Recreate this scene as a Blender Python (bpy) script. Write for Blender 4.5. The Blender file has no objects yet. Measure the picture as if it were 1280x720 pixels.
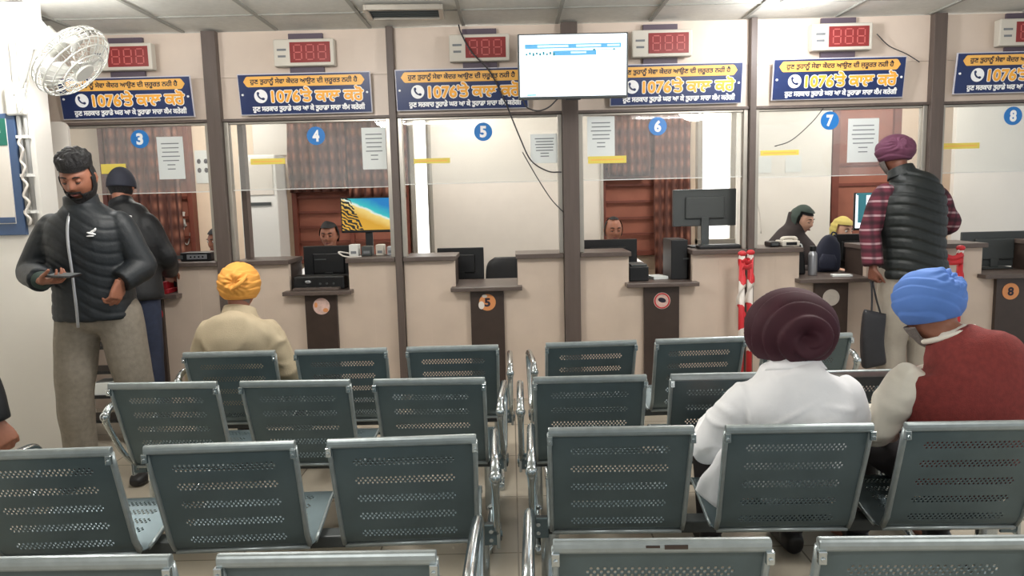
import bpy, math, random
import numpy as np
from mathutils import Vector, Matrix, Euler
random.seed(7); rng = np.random.default_rng(7)
sc = bpy.context.scene
COL = sc.collection
PI = math.pi

# ------------------------------------------------------------------ camera, world, exposure
CAM_H = 1.51
pitch, roll = math.atan(112/920), math.radians(1.4)
fw = Vector((0, math.cos(pitch), -math.sin(pitch))); up = Vector((0, math.sin(pitch), math.cos(pitch))); rt = Vector((1, 0, 0))
r2 = rt*math.cos(roll) - up*math.sin(roll); u2 = rt*math.sin(roll) + up*math.cos(roll)
cd = bpy.data.cameras.new('camera'); cam = bpy.data.objects.new('camera', cd); COL.objects.link(cam)
cd.sensor_width = 36; cd.lens = 36*920/1280; cd.clip_start = .05
cam.matrix_world = Matrix(((r2.x, u2.x, -fw.x, 0), (r2.y, u2.y, -fw.y, 0), (r2.z, u2.z, -fw.z, CAM_H), (0, 0, 0, 1)))
sc.camera = cam
w = bpy.data.worlds.new('world'); sc.world = w; w.use_nodes = True
w.node_tree.nodes['Background'].inputs[0].default_value = (.93, .97, 1, 1)
w.node_tree.nodes['Background'].inputs[1].default_value = .80
sc.view_settings.view_transform = 'Standard'; sc.view_settings.look = 'None'
sc.view_settings.exposure = -0.12; sc.view_settings.gamma = 1; sc.view_settings.use_curve_mapping = False

def lamp(name, kind, loc, energy, color=(1, 1, 1), size=.3, size_y=None, rot=(0, 0, 0)):
    l = bpy.data.lights.new(name, kind); l.energy = energy; l.color = color
    if kind == 'AREA':
        l.size = size
        if size_y: l.shape = 'RECTANGLE'; l.size_y = size_y
    else: l.shadow_soft_size = size
    o = bpy.data.objects.new(name, l); o.location = loc; o.rotation_euler = rot; COL.objects.link(o); return o
CEIL = 2.74
# hall tubes (light for the ceiling fittings built below), staff side tubes; last hall pair is added
HALL_TUBES = [(-1.1, -.4), (2.45, -.4), (-1.2, 3.3), (1.9, 3.3)]
STAFF_TUBES = [(-2.8, 6.55), (-.4, 6.55), (1.6, 6.55), (3.6, 6.55)]
for x, y in HALL_TUBES[:2]: lamp('tube_light', 'AREA', (x, y, CEIL-.08), 45, (1, .975, .94), 1.15, .05)
for x, y in HALL_TUBES[2:]: lamp('tube_light', 'POINT', (x, y, CEIL-.30), 78, (1, .975, .94), .2)  # added lamps out of view, brightening the upper counter wall
for x, y in STAFF_TUBES: lamp('staff_tube_light', 'POINT', (x, y, CEIL-.30), 42, (1, .965, .91), .2)
LAMP_L = (-2.66, 4.3, 2.50); LAMP_R = (1.86, 4.85, 2.66)
lamp('bulb_light', 'POINT', (LAMP_L[0], LAMP_L[1]-.02, LAMP_L[2]), 150, (1, .99, .97), .09)
lamp('spot_light', 'POINT', (LAMP_R[0], LAMP_R[1], LAMP_R[2]-.06), 26, (.97, .98, 1), .06)

# ------------------------------------------------------------------ materials
def srgb(r, g, b):
    f = lambda c: (c/255/12.92) if c <= 10.3 else ((c/255+.055)/1.055)**2.4
    return (f(r), f(g), f(b), 1)
MATS = {}
def M(name, col=None, rough=.6, metal=0, var=0, vscale=8, emit=0, spec=.5, stretch=None, bump=0, bscale=120):
    if name in MATS: return MATS[name]
    m = bpy.data.materials.new(name); m.use_nodes = True; nt = m.node_tree; b = nt.nodes['Principled BSDF']
    c = srgb(*col); b.inputs['Base Color'].default_value = c; b.inputs['Roughness'].default_value = rough
    b.inputs['Metallic'].default_value = metal; b.inputs['Specular IOR Level'].default_value = spec
    if emit:
        b.inputs['Emission Color'].default_value = c; b.inputs['Emission Strength'].default_value = emit
    if var or bump:
        tc = nt.nodes.new('ShaderNodeTexCoord'); mp = nt.nodes.new('ShaderNodeMapping')
        nt.links.new(tc.outputs['Object'], mp.inputs[0])
        if stretch: mp.inputs['Scale'].default_value = stretch
    if var:
        n = nt.nodes.new('ShaderNodeTexNoise'); n.inputs['Scale'].default_value = vscale; n.inputs['Detail'].default_value = 5
        nt.links.new(mp.outputs[0], n.inputs['Vector'])
        r = nt.nodes.new('ShaderNodeValToRGB'); r.color_ramp.elements[0].position = .3; r.color_ramp.elements[1].position = .7
        r.color_ramp.elements[0].color = tuple(min(1, v*(1-var)) for v in c[:3]) + (1,)
        r.color_ramp.elements[1].color = tuple(min(1, v*(1+var)) for v in c[:3]) + (1,)
        nt.links.new(n.outputs['Fac'], r.inputs[0]); nt.links.new(r.outputs[0], b.inputs['Base Color'])
    if bump:
        n2 = nt.nodes.new('ShaderNodeTexNoise'); n2.inputs['Scale'].default_value = bscale; n2.inputs['Detail'].default_value = 4
        nt.links.new(mp.outputs[0], n2.inputs['Vector'])
        bp = nt.nodes.new('ShaderNodeBump'); bp.inputs['Strength'].default_value = bump; bp.inputs['Distance'].default_value = .01
        nt.links.new(n2.outputs['Fac'], bp.inputs['Height']); nt.links.new(bp.outputs[0], b.inputs['Normal'])
    MATS[name] = m; return m

M('beige_laminate', (216, 199, 184), .42, var=.05, vscale=3)
M('beige_counter', (206, 188, 172), .4, var=.06, vscale=4)
M('pillar_brown', (92, 80, 74), .5, var=.12, vscale=10, stretch=(4, 4, .3))
M('ledge_grey', (92, 80, 74), .38, var=.12, vscale=18)
M('dark_panel', (62, 50, 44), .4, var=.12, vscale=12)
M('white_wall', (232, 228, 220), .6, var=.03, vscale=2)
M('white_board', (216, 209, 200), .35, var=.02)
M('cream_wall', (236, 214, 190), .6, var=.03)
M('alu', (176, 170, 160), .35, .6, var=.06)
M('ceiling_bar', (150, 150, 143), .6)
M('chrome', (200, 208, 210), .16, .95, var=.1, vscale=25)
M('steel_dark', (104, 119, 123), .38, .55, var=.1, vscale=7)
M('steel_rim', (164, 173, 174), .3, .55, var=.1, vscale=30)
M('black_plastic', (17, 18, 20), .4, var=.1)
M('grey_plastic', (70, 74, 74), .45)
M('white_plastic', (226, 226, 222), .4)
M('off_white_plastic', (206, 200, 188), .45)
M('paper', (226, 230, 228), .7)
M('paper_ink', (120, 124, 128), .8)
M('yellow_tape', (232, 210, 96), .5)
M('navy', (26, 44, 92), .35, var=.1, vscale=5)
M('sign_rim', (208, 206, 214), .4)
M('sign_yellow', (245, 186, 92), .4)
M('sign_orange', (250, 178, 64), .4)
M('sign_white', (250, 250, 250), .4)
M('sign_ink', (34, 30, 48), .5)
M('disc_blue', (36, 120, 196), .35)
M('red_led_off', (140, 52, 52), .3)
M('red_digit', (196, 104, 100), .4)
M('mauve_bracket', (92, 80, 92), .5)
M('sticker_orange', (222, 148, 92), .5)
M('sticker_pink', (214, 182, 172), .5, var=.18, vscale=40)
M('sticker_grey', (188, 180, 170), .5, var=.06, vscale=30)
M('sticker_white', (232, 224, 216), .5)
M('red', (198, 40, 48), .45)
M('tape_white', (232, 226, 220), .5)
M('wood_red', (112, 56, 42), .5, var=.15, vscale=8)
M('screen_white', (236, 246, 255), .3, emit=1.35)
M('screen_blue', (96, 168, 214), .3, emit=.55)
M('screen_pale', (198, 226, 244), .3, emit=.7)
M('screen_teal', (60, 136, 150), .3, emit=.4)
M('bulb', (255, 255, 255), .3, emit=9)
M('tube_glow', (255, 252, 244), .3, emit=6)
M('pane_glow', (255, 255, 252), .3, emit=2.6)
M('cable', (58, 56, 58), .6)
M('cable_white', (214, 208, 200), .6)
M('skin', (150, 98, 76), .5, var=.08, vscale=30, bump=.05)
M('skin_fair', (216, 170, 146), .5, var=.06, vscale=30, bump=.05)
M('skin_dark', (120, 74, 58), .5, var=.08, vscale=30, bump=.05)
M('lips', (120, 66, 60), .45)
M('hair_black', (17, 15, 17), .6, bump=.8, bscale=160)
M('hair_grey', (120, 112, 108), .7, bump=.8, bscale=160)
M('eye_white', (224, 220, 214), .25)
M('iris', (34, 22, 16), .2)
M('jacket_charcoal', (22, 28, 33), .55, var=.15, vscale=6, bump=.15, bscale=60)
M('jacket_black', (14, 16, 20), .55, var=.15, vscale=8, bump=.2, bscale=40)
M('vest_black', (19, 25, 25), .5, var=.2, vscale=6, bump=.2, bscale=50)
M('grey_trousers', (138, 130, 118), .8, var=.12, vscale=40, bump=.2, bscale=200)
M('pale_trousers', (158, 150, 138), .8, var=.1, vscale=10, bump=.2, bscale=80)
M('jeans', (40, 48, 70), .8, var=.15, vscale=30)
M('dark_trousers', (44, 40, 42), .8, var=.1)
M('beige_coat', (186, 170, 142), .8, var=.06, vscale=10, bump=.2, bscale=200)
M('shirt_white', (250, 250, 252), .7, var=.03, vscale=10, bump=.15, bscale=30)
M('shirt_cream', (228, 222, 208), .7, var=.04, bump=.2, bscale=30)
M('vest_red', (132, 52, 48), .85, var=.14, vscale=60, bump=.35, bscale=260)
M('turban_yellow', (228, 160, 72), .75, var=.05, vscale=12)
M('turban_maroon', (60, 17, 31), .75, var=.14, vscale=12)
M('turban_purple', (100, 54, 78), .75, var=.1, vscale=12)
M('turban_blue', (92, 134, 210), .75, var=.06, vscale=12)
M('cap_navy', (42, 44, 56), .8, var=.1)
M('scarf_dark', (52, 44, 44), .8, var=.15, vscale=20)
M('scarf_yellow', (206, 190, 110), .8, var=.1)
M('scarf_green', (60, 74, 68), .8)
M('navy_cloth', (34, 38, 56), .8, var=.1)
M('bag_black', (38, 38, 42), .5, var=.2, vscale=14)
M('shoe_black', (28, 27, 28), .45)
M('poster_green', (30, 104, 88), .4)
M('poster_frame', (62, 84, 118), .4)
M('silver_zip', (170, 172, 176), .3, .6)
M('phone_dark', (20, 18, 22), .25)
M('red_box', (190, 40, 52), .45)
M('conduit', (168, 168, 166), .45, .2)
M('fan_white', (206, 206, 200), .4)

def node_mat(name): 
    m = bpy.data.materials.new(name); m.use_nodes = True; MATS[name] = m
    return m, m.node_tree, m.node_tree.nodes['Principled BSDF']
def ramp(nt, stops, interp='LINEAR'):
    r = nt.nodes.new('ShaderNodeValToRGB'); r.color_ramp.interpolation = interp
    while len(r.color_ramp.elements) < len(stops): r.color_ramp.elements.new(.5)
    for e, (p, c) in zip(r.color_ramp.elements, stops): e.position = p; e.color = c
    return r
# floor tiles
m, nt, b = node_mat('floor_tile')
tc = nt.nodes.new('ShaderNodeTexCoord'); bk = nt.nodes.new('ShaderNodeTexBrick')
bk.offset = 0; bk.inputs['Scale'].default_value = 1; bk.inputs['Brick Width'].default_value = .6; bk.inputs['Row Height'].default_value = .6; bk.inputs['Mortar Size'].default_value = .004
bk.inputs['Color1'].default_value = srgb(178, 169, 152); bk.inputs['Color2'].default_value = srgb(171, 162, 146); bk.inputs['Mortar'].default_value = srgb(120, 112, 100)
nt.links.new(tc.outputs['Object'], bk.inputs['Vector']); nt.links.new(bk.outputs['Color'], b.inputs['Base Color']); b.inputs['Roughness'].default_value = .22
# ceiling tile: mineral board
M('ceiling_tile', (206, 205, 198), .85, var=.05, vscale=30, bump=.1, bscale=150)
# glass: thin clear sheet with reflected room haze painted in as diffuse white
m, nt, b = node_mat('hazy_glass')
nt.nodes.remove(b); out = nt.nodes['Material Output']
tr = nt.nodes.new('ShaderNodeBsdfTransparent'); tr.inputs[0].default_value = (.97, .98, .97, 1)
df = nt.nodes.new('ShaderNodeBsdfDiffuse'); df.inputs[0].default_value = (.85, .85, .83, 1)
gl = nt.nodes.new('ShaderNodeBsdfGlossy'); gl.inputs['Roughness'].default_value = .02
lw = nt.nodes.new('ShaderNodeFresnel'); lw.inputs[0].default_value = 1.5
nz = nt.nodes.new('ShaderNodeTexNoise'); nz.inputs['Scale'].default_value = 3; nz.inputs['Detail'].default_value = 6
mr = nt.nodes.new('ShaderNodeMapRange'); mr.inputs['To Min'].default_value = .05; mr.inputs['To Max'].default_value = .15
nt.links.new(nz.outputs['Fac'], mr.inputs['Value'])
m1 = nt.nodes.new('ShaderNodeMixShader'); m2 = nt.nodes.new('ShaderNodeMixShader')
nt.links.new(mr.outputs[0], m1.inputs[0]); nt.links.new(tr.outputs[0], m1.inputs[1]); nt.links.new(df.outputs[0], m1.inputs[2])
nt.links.new(lw.outputs[0], m2.inputs[0]); nt.links.new(m1.outputs[0], m2.inputs[1]); nt.links.new(gl.outputs[0], m2.inputs[2])
nt.links.new(m2.outputs[0], out.inputs[0])
# curtain: brown cloth with checks
m, nt, b = node_mat('curtain_brown')
tc = nt.nodes.new('ShaderNodeTexCoord'); wv = nt.nodes.new('ShaderNodeTexWave'); wv.bands_direction = 'X'; wv.inputs['Scale'].default_value = 5; wv.inputs['Distortion'].default_value = 1
wz = nt.nodes.new('ShaderNodeTexWave'); wz.bands_direction = 'Z'; wz.inputs['Scale'].default_value = 2.2; wz.inputs['Distortion'].default_value = .4
for q in (wv, wz): nt.links.new(tc.outputs['Object'], q.inputs['Vector'])
mx = nt.nodes.new('ShaderNodeMath'); mx.operation = 'MULTIPLY'; nt.links.new(wv.outputs['Fac'], mx.inputs[0]); nt.links.new(wz.outputs['Fac'], mx.inputs[1])
rp = ramp(nt, [(0, srgb(84, 50, 42)), (.5, srgb(116, 72, 58)), (1, srgb(146, 98, 80))]); nt.links.new(mx.outputs[0], rp.inputs[0])
nt.links.new(rp.outputs[0], b.inputs['Base Color']); b.inputs['Roughness'].default_value = .8
# red-brown shutter cloth behind window bars
M('pane_red', (150, 92, 74), .7, var=.12, vscale=5)
# plaid shirt
m, nt, b = node_mat('plaid')
tc = nt.nodes.new('ShaderNodeTexCoord')
wz = nt.nodes.new('ShaderNodeTexWave'); wz.bands_direction = 'Z'; wz.inputs['Scale'].default_value = 3.4; wz.inputs['Distortion'].default_value = .8
wx = nt.nodes.new('ShaderNodeTexWave'); wx.bands_direction = 'X'; wx.inputs['Scale'].default_value = 5
for q in (wz, wx): nt.links.new(tc.outputs['Object'], q.inputs['Vector'])
r1 = ramp(nt, [(0, srgb(60, 24, 36)), (.45, srgb(104, 40, 56)), (.93, srgb(96, 36, 52)), (.97, srgb(170, 140, 144))]); nt.links.new(wz.outputs['Fac'], r1.inputs[0])
r2_ = ramp(nt, [(0, (.45, .45, .5, 1)), (.6, (1, 1, 1, 1))]); nt.links.new(wx.outputs['Fac'], r2_.inputs[0])
mm = nt.nodes.new('ShaderNodeMix'); mm.data_type = 'RGBA'; mm.blend_type = 'MULTIPLY'; mm.inputs[0].default_value = 1
nt.links.new(r1.outputs[0], mm.inputs[6]); nt.links.new(r2_.outputs[0], mm.inputs[7]); nt.links.new(mm.outputs[2], b.inputs['Base Color']); b.inputs['Roughness'].default_value = .85
# red and white barrier tape bands along z
m, nt, b = node_mat('barrier_tape')
tc = nt.nodes.new('ShaderNodeTexCoord'); sx = nt.nodes.new('ShaderNodeSeparateXYZ'); nt.links.new(tc.outputs['Object'], sx.inputs[0])
nz = nt.nodes.new('ShaderNodeTexNoise'); nz.inputs['Scale'].default_value = 14; nt.links.new(tc.outputs['Object'], nz.inputs['Vector'])
ad = nt.nodes.new('ShaderNodeMath'); ad.operation = 'MULTIPLY_ADD'; nt.links.new(nz.outputs['Fac'], ad.inputs[0]); ad.inputs[1].default_value = .12; nt.links.new(sx.outputs['Z'], ad.inputs[2])
md = nt.nodes.new('ShaderNodeMath'); md.operation = 'PINGPONG'; md.inputs[1].default_value = .17; nt.links.new(ad.outputs[0], md.inputs[0])
rp = ramp(nt, [(0, srgb(206, 44, 52)), (.085, srgb(232, 224, 216))], 'CONSTANT'); nt.links.new(md.outputs[0], rp.inputs[0]); nt.links.new(rp.outputs[0], b.inputs['Base Color']); b.inputs['Roughness'].default_value = .4
# beach wallpaper on the lit monitor: sea, foam line, golden dunes, dark reeds
m, nt, b = node_mat('beach_wallpaper')
tc = nt.nodes.new('ShaderNodeTexCoord'); sx = nt.nodes.new('ShaderNodeSeparateXYZ'); nt.links.new(tc.outputs['Generated'], sx.inputs[0])
nz = nt.nodes.new('ShaderNodeTexNoise'); nz.inputs['Scale'].default_value = 7; nz.inputs['Detail'].default_value = 6; nt.links.new(tc.outputs['Generated'], nz.inputs['Vector'])
def mth(op, a, b_, c=None):
    n = nt.nodes.new('ShaderNodeMath'); n.operation = op
    for i, v in enumerate((a, b_, c)):
        if v is None: continue
        if isinstance(v, (int, float)): n.inputs[i].default_value = v
        else: nt.links.new(v, n.inputs[i])
    return n.outputs[0]
curve = mth('ADD', sx.outputs['Z'], mth('MULTIPLY', sx.outputs['X'], .75))
curve = mth('ADD', curve, mth('MULTIPLY', nz.outputs['Fac'], .16))
rp = ramp(nt, [(0, srgb(236, 182, 60)), (.45, srgb(224, 168, 50)), (.62, srgb(250, 220, 130)), (.66, srgb(236, 250, 240)), (.69, srgb(60, 200, 200)), (.9, srgb(20, 130, 200))])
nt.links.new(mth('MULTIPLY', curve, .6), rp.inputs[0])
wv = nt.nodes.new('ShaderNodeTexWave'); wv.bands_direction = 'DIAGONAL'; wv.inputs['Scale'].default_value = 5; wv.inputs['Distortion'].default_value = 9; nt.links.new(tc.outputs['Generated'], wv.inputs['Vector'])
reed = mth('MULTIPLY', mth('LESS_THAN', mth('ADD', sx.outputs['X'], mth('MULTIPLY', sx.outputs['Z'], .25)), .42), mth('GREATER_THAN', wv.outputs['Fac'], .45))
mm = nt.nodes.new('ShaderNodeMix'); mm.data_type = 'RGBA'; nt.links.new(reed, mm.inputs[0]); nt.links.new(rp.outputs[0], mm.inputs[6]); mm.inputs[7].default_value = srgb(34, 40, 40)
nt.links.new(mm.outputs[2], b.inputs['Emission Color']); b.inputs['Emission Strength'].default_value = .95; b.inputs['Base Color'].default_value = (0, 0, 0, 1)

# ------------------------------------------------------------------ mesh builder
OFF = {}
def unit(v):
    v = np.asarray(v, float); return v/max(1e-9, np.linalg.norm(v))
def rotm(rot): return np.array(Euler(rot).to_matrix())
class MB:
    def __init__(s): s.v = []; s.f = []
    def add(s, vs, fs):
        n = len(s.v); s.v += [tuple(map(float, p)) for p in vs]; s.f += [tuple(i+n for i in f) for f in fs]; return s
    def box(s, c, d, rot=None, taper=1):
        hx, hy, hz = d[0]/2, d[1]/2, d[2]/2
        p = np.array([(-hx, -hy, -hz), (hx, -hy, -hz), (hx, hy, -hz), (-hx, hy, -hz), (-hx*taper, -hy*taper, hz), (hx*taper, -hy*taper, hz), (hx*taper, hy*taper, hz), (-hx*taper, hy*taper, hz)])
        if rot is not None: p = p @ rotm(rot).T
        return s.add(p+np.array(c), [(0, 3, 2, 1), (4, 5, 6, 7), (0, 1, 5, 4), (1, 2, 6, 5), (2, 3, 7, 6), (3, 0, 4, 7)])
    def span(s, x0, x1, y0, y1, z0, z1): return s.box(((x0+x1)/2, (y0+y1)/2, (z0+z1)/2), (x1-x0, y1-y0, z1-z0))
    def loft(s, pts, rad, ref=(1, 0, 0), n=16, sub=1, cap=True, p=2.0, closed=False):
        P = np.array(pts, float); R = np.array([(r, r) if np.isscalar(r) else r for r in rad], float)
        if sub > 1: P = crom(P, sub); R = crom(R, sub)
        k = len(P); rings = []; ref = unit(ref); a_prev = None
        for i in range(k):
            t = unit(P[min(i+1, k-1)]-P[max(i-1, 0)])
            rr = ref if a_prev is None else a_prev
            a = rr - t*np.dot(rr, t)
            if np.linalg.norm(a) < 1e-3: a = np.cross(t, (0.3, .9, .2))
            a = unit(a); b = np.cross(t, a); a_prev = a
            th = np.linspace(0, 2*PI, n, endpoint=False); c_, s_ = np.cos(th), np.sin(th)
            cx = np.sign(c_)*np.abs(c_)**(2/p); sy = np.sign(s_)*np.abs(s_)**(2/p)
            rings.append(P[i] + np.outer(cx*R[i, 0], a) + np.outer(sy*R[i, 1], b))
        vs = np.concatenate(rings); fs = []
        for i in range(k-1):
            for j in range(n):
                fs.append((i*n+j, i*n+(j+1) % n, (i+1)*n+(j+1) % n, (i+1)*n+j))
        if cap: fs.append(tuple(range(n))[::-1]); fs.append(tuple((k-1)*n+j for j in range(n)))
        return s.add(vs, fs)
    def tube(s, pts, r, n=8, sub=1): return s.loft(pts, [r]*len(pts), n=n, sub=sub, ref=(.31, .22, .9))
    def capsule(s, a, b, ra, rb, n=12):
        a = np.array(a, float); b = np.array(b, float); d = unit(b-a)
        pts = [a-d*ra*.95, a-d*ra*.6, a, b, b+d*rb*.6, b+d*rb*.95]
        return s.loft(pts, [ra*.3, ra*.8, ra, rb, rb*.8, rb*.3], n=n, ref=(.3, .9, .2))
    def cyl(s, c, r, h, axis='Z', n=24, r2=None):
        d = {'X': (1, 0, 0), 'Y': (0, 1, 0), 'Z': (0, 0, 1)}[axis] if isinstance(axis, str) else axis
        d = unit(d)*h/2; c = np.array(c, float)
        return s.loft([c-d, c+d], [r, r if r2 is None else r2], n=n, ref=(.2, .3, .93) if abs(d[2]) < abs(d[0])+abs(d[1]) else (1, 0, 0))
    def ell(s, c, r, rot=None, nu=20, nv=12):
        vs = []; fs = []
        for i in range(nv+1):
            a = PI*i/nv
            for j in range(nu): vs.append((math.sin(a)*math.cos(2*PI*j/nu)*r[0], math.sin(a)*math.sin(2*PI*j/nu)*r[1], math.cos(a)*r[2]))
        for i in range(nv):
            for j in range(nu):
                q = (i*nu+j, (i+1)*nu+j, (i+1)*nu+(j+1) % nu, i*nu+(j+1) % nu)
                fs.append(q)
        p = np.array(vs)
        if rot is not None: p = p @ rotm(rot).T
        return s.add(p+np.array(c), fs)
    def torus(s, c, R, r, rot=None, n=32, m_=8, sy=1):
        vs = []; fs = []
        for i in range(n):
            a = 2*PI*i/n
            for j in range(m_):
                b = 2*PI*j/m_; q = R+r*math.cos(b); vs.append((q*math.cos(a), q*math.sin(a)*sy, r*math.sin(b)))
        for i in range(n):
            for j in range(m_): fs.append((i*m_+j, ((i+1) % n)*m_+j, ((i+1) % n)*m_+(j+1) % m_, i*m_+(j+1) % m_))
        p = np.array(vs)
        if rot is not None: p = p @ rotm(rot).T
        return s.add(p+np.array(c), fs)
    def mesh(s, name, off=None):
        me = bpy.data.meshes.new(name); v = np.array(s.v)
        if off is not None: v = v-np.array(off)
        me.from_pydata(v.tolist(), [], s.f); me.update(); return me
    def build(s, name, mat, parent=None, smooth=False, bevel=0, local=False, remesh=0, smooth_it=0, disp=None, solid=0):
        off = None if (local or parent is None) else OFF.get(parent.name)
        me = s.mesh(name, off)
        fix_normals(me)
        if remesh: me = remeshed(me, remesh, smooth_it, disp)
        return put(name, me, mat, parent, smooth, bevel, solid, off)
def fix_normals(me):
    import bmesh
    bm = bmesh.new(); bm.from_mesh(me); bmesh.ops.recalc_face_normals(bm, faces=bm.faces); bm.to_mesh(me); bm.free()
def put(name, me, mat, parent=None, smooth=False, bevel=0, solid=0, off=None):
    me.materials.clear(); me.materials.append(MATS[mat] if isinstance(mat, str) else mat)
    if smooth: me.shade_smooth()
    o = bpy.data.objects.new(name, me); COL.objects.link(o)
    if parent is not None: o.parent = parent
    if off is not None: OFF[o.name] = off
    if solid:
        q = o.modifiers.new('solid', 'SOLIDIFY'); q.thickness = solid; q.offset = 0
    if bevel:
        q = o.modifiers.new('bevel', 'BEVEL'); q.width = bevel; q.segments = 2; q.limit_method = 'ANGLE'; q.angle_limit = .9
    return o
def crom(P, sub):
    P = np.asarray(P, float); k = len(P); out = []
    Q = np.vstack([2*P[0]-P[1], P, 2*P[-1]-P[-2]])
    for i in range(k-1):
        p0, p1, p2, p3 = Q[i], Q[i+1], Q[i+2], Q[i+3]
        for j in range(sub):
            t = j/sub; out.append(.5*((2*p1)+(-p0+p2)*t+(2*p0-5*p1+4*p2-p3)*t*t+(-p0+3*p1-3*p2+p3)*t**3))
    out.append(P[-1]); return np.array(out)
def remeshed(me, vox, it=4, disp=None):
    o = bpy.data.objects.new('tmp', me); COL.objects.link(o)
    q = o.modifiers.new('r', 'REMESH'); q.mode = 'VOXEL'; q.voxel_size = vox
    if it:
        q = o.modifiers.new('s', 'SMOOTH'); q.factor = .5; q.iterations = it
    dg = bpy.context.evaluated_depsgraph_get()
    r = bpy.data.meshes.new_from_object(o.evaluated_get(dg)); bpy.data.objects.remove(o)
    if disp:
        n = len(r.vertices); co = np.empty(n*3); r.vertices.foreach_get('co', co); co = co.reshape(-1, 3)
        no = np.empty(n*3); r.vertices.foreach_get('normal', no); no = no.reshape(-1, 3)
        co = co + no*disp(co, no)[:, None]; r.vertices.foreach_set('co', co.ravel()); r.update()
    return r
def tag(o, label=None, cat=None, group=None, kind=None):
    if label: o['label'] = label
    if cat: o['category'] = cat
    if group: o['group'] = group
    if kind: o['kind'] = kind
    return o
def thing(name, label, cat, loc=(0, 0, 0), group=None, rotz=0, rot=None):
    o = bpy.data.objects.new(name, None); COL.objects.link(o); o.location = loc; o.rotation_euler = rot or (0, 0, rotz)
    o.empty_display_size = .1; OFF[o.name] = tuple(loc); return tag(o, label, cat, group)
def struct(name, mb, mat, parent=None, **k):
    o = mb.build(name, mat, parent, **k)
    o['kind'] = 'structure'; return o
def copy_tree(o, parent=None):
    c = o.copy(); COL.objects.link(c)
    if parent is not None: c.parent = parent
    for ch in list(o.children): copy_tree(ch, c)
    return c
V1 = np.array((1, 0, 1))
def text_mesh(body, size=1, offset=0, extrude=.0006, fit=None, align='CENTER', bold=0):
    cu = bpy.data.curves.new('t', 'FONT'); cu.body = body; cu.size = size; cu.extrude = extrude; cu.offset = offset; cu.align_x = align; cu.align_y = 'CENTER'; cu.resolution_u = 3
    o = bpy.data.objects.new('t', cu); COL.objects.link(o)
    me = bpy.data.meshes.new_from_object(o.evaluated_get(bpy.context.evaluated_depsgraph_get())); bpy.data.objects.remove(o)
    n = len(me.vertices); co = np.empty(n*3); me.vertices.foreach_get('co', co); co = co.reshape(-1, 3)
    lo, hi = co.min(0), co.max(0); co[:, :2] -= ((lo+hi)/2)[:2]
    if fit:
        co[:, 0] *= fit[0]/(hi-lo)[0]; co[:, 1] *= fit[1]/(hi-lo)[1]
    co = np.stack([co[:, 0], -co[:, 2], co[:, 1]], 1)     # stand upright, front towards -y
    if not bold: me.vertices.foreach_set('co', co.ravel()); me.update(); return me
    mb = MB(); fs = [tuple(p.vertices) for p in me.polygons if p.normal.z > .5]      # heavier strokes: the front faces repeated a stroke width around
    for k in range(13):
        a = 2*PI*k/12; r = bold if k < 12 else 0
        mb.add(co*V1+np.array((r*math.cos(a), -extrude-.00002*k, r*math.sin(a))), fs)
    return mb.mesh('lettering')
def put_at(name, me, mat, parent, loc):
    o = bpy.data.objects.new(name, me); COL.objects.link(o); me.materials.clear(); me.materials.append(MATS[mat]); o.parent = parent; o.location = loc; return o

# ================================================================== THE SETTING
WY = 5.45                                   # front face of the counter partition
struct('floor', MB().span(-4.6, 5.2, -3, 7.7, -.1, 0), 'floor_tile')
cb = MB().span(-4.6, 5.2, -3, 7.7, CEIL+.012, CEIL+.1)
ceil = struct('ceiling', cb, 'ceiling_tile')
g = MB()
for k in range(-7, 8): g.span(.366+.668*k-.012, .366+.668*k+.012, -3, WY, CEIL, CEIL+.013)
for k in range(0, 13): 
    y = 5.03-.668*k; g.span(-4.6, 5.2, y-.006, y+.006, CEIL+.004, CEIL+.013)
struct('trim_1', g, 'ceiling_bar')
struct('wall_left', MB().span(-3.72, -3.6, -3, 4.5, 0, CEIL), 'white_wall')
struct('wall_stub', MB().span(-4.4, -2.872, 4.55, 4.72, 0, CEIL-.001), 'white_wall').name = 'wall_left_return'
struct('wall_far', MB().span(-4.6, 5.2, 7.6, 7.7, 0, CEIL), 'cream_wall')

PIL = [(-3.38, .115), (-2.11, .1), (-.827, .05), (.449, .116), (1.763, .045), (3.086, .092), (4.38, .1)]
for i, (x, wd) in enumerate(PIL):
    struct('trim_%d' % (i+2), MB().span(x-wd/2, x+wd/2, 5.39, 5.55, 0, CEIL-.001), 'pillar_brown', bevel=.003)
up_ = MB(); lint = MB()
edges = [-4.2] + [p[0] for p in PIL] + [5.1]
for a, b in zip(edges[:-1], edges[1:]):
    up_.span(a+.001, b-.001, WY, WY+.05, 2.42, CEIL-.002); up_.span(a+.001, b-.001, WY+.002, WY+.05, 2.128, 2.4185)
    lint.span(a+.02, b-.02, 5.415, WY+.06, 2.108, 2.127)
struct('wall_back', up_, 'beige_laminate'); struct('trim_20', lint, 'pillar_brown')

BAYS = {}
for i, num in enumerate((3, 4, 5, 6, 7, 8)): BAYS[num] = (PIL[i][0]+PIL[i][1]/2, PIL[i+1][0]-PIL[i+1][1]/2)
# recess of each counter: left, right edge, pedestal left, right
REC = {3: (-2.93, -2.49, -2.84, -2.598), 4: (-1.655, -1.21, -1.54, -1.304), 5: (-.42, .045, -.311, -.062), 6: (.872, 1.345, .98, 1.241), 7: (2.14, 2.64, 2.248, 2.497), 8: (3.50, 3.96, 3.596, 3.851)}
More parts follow.
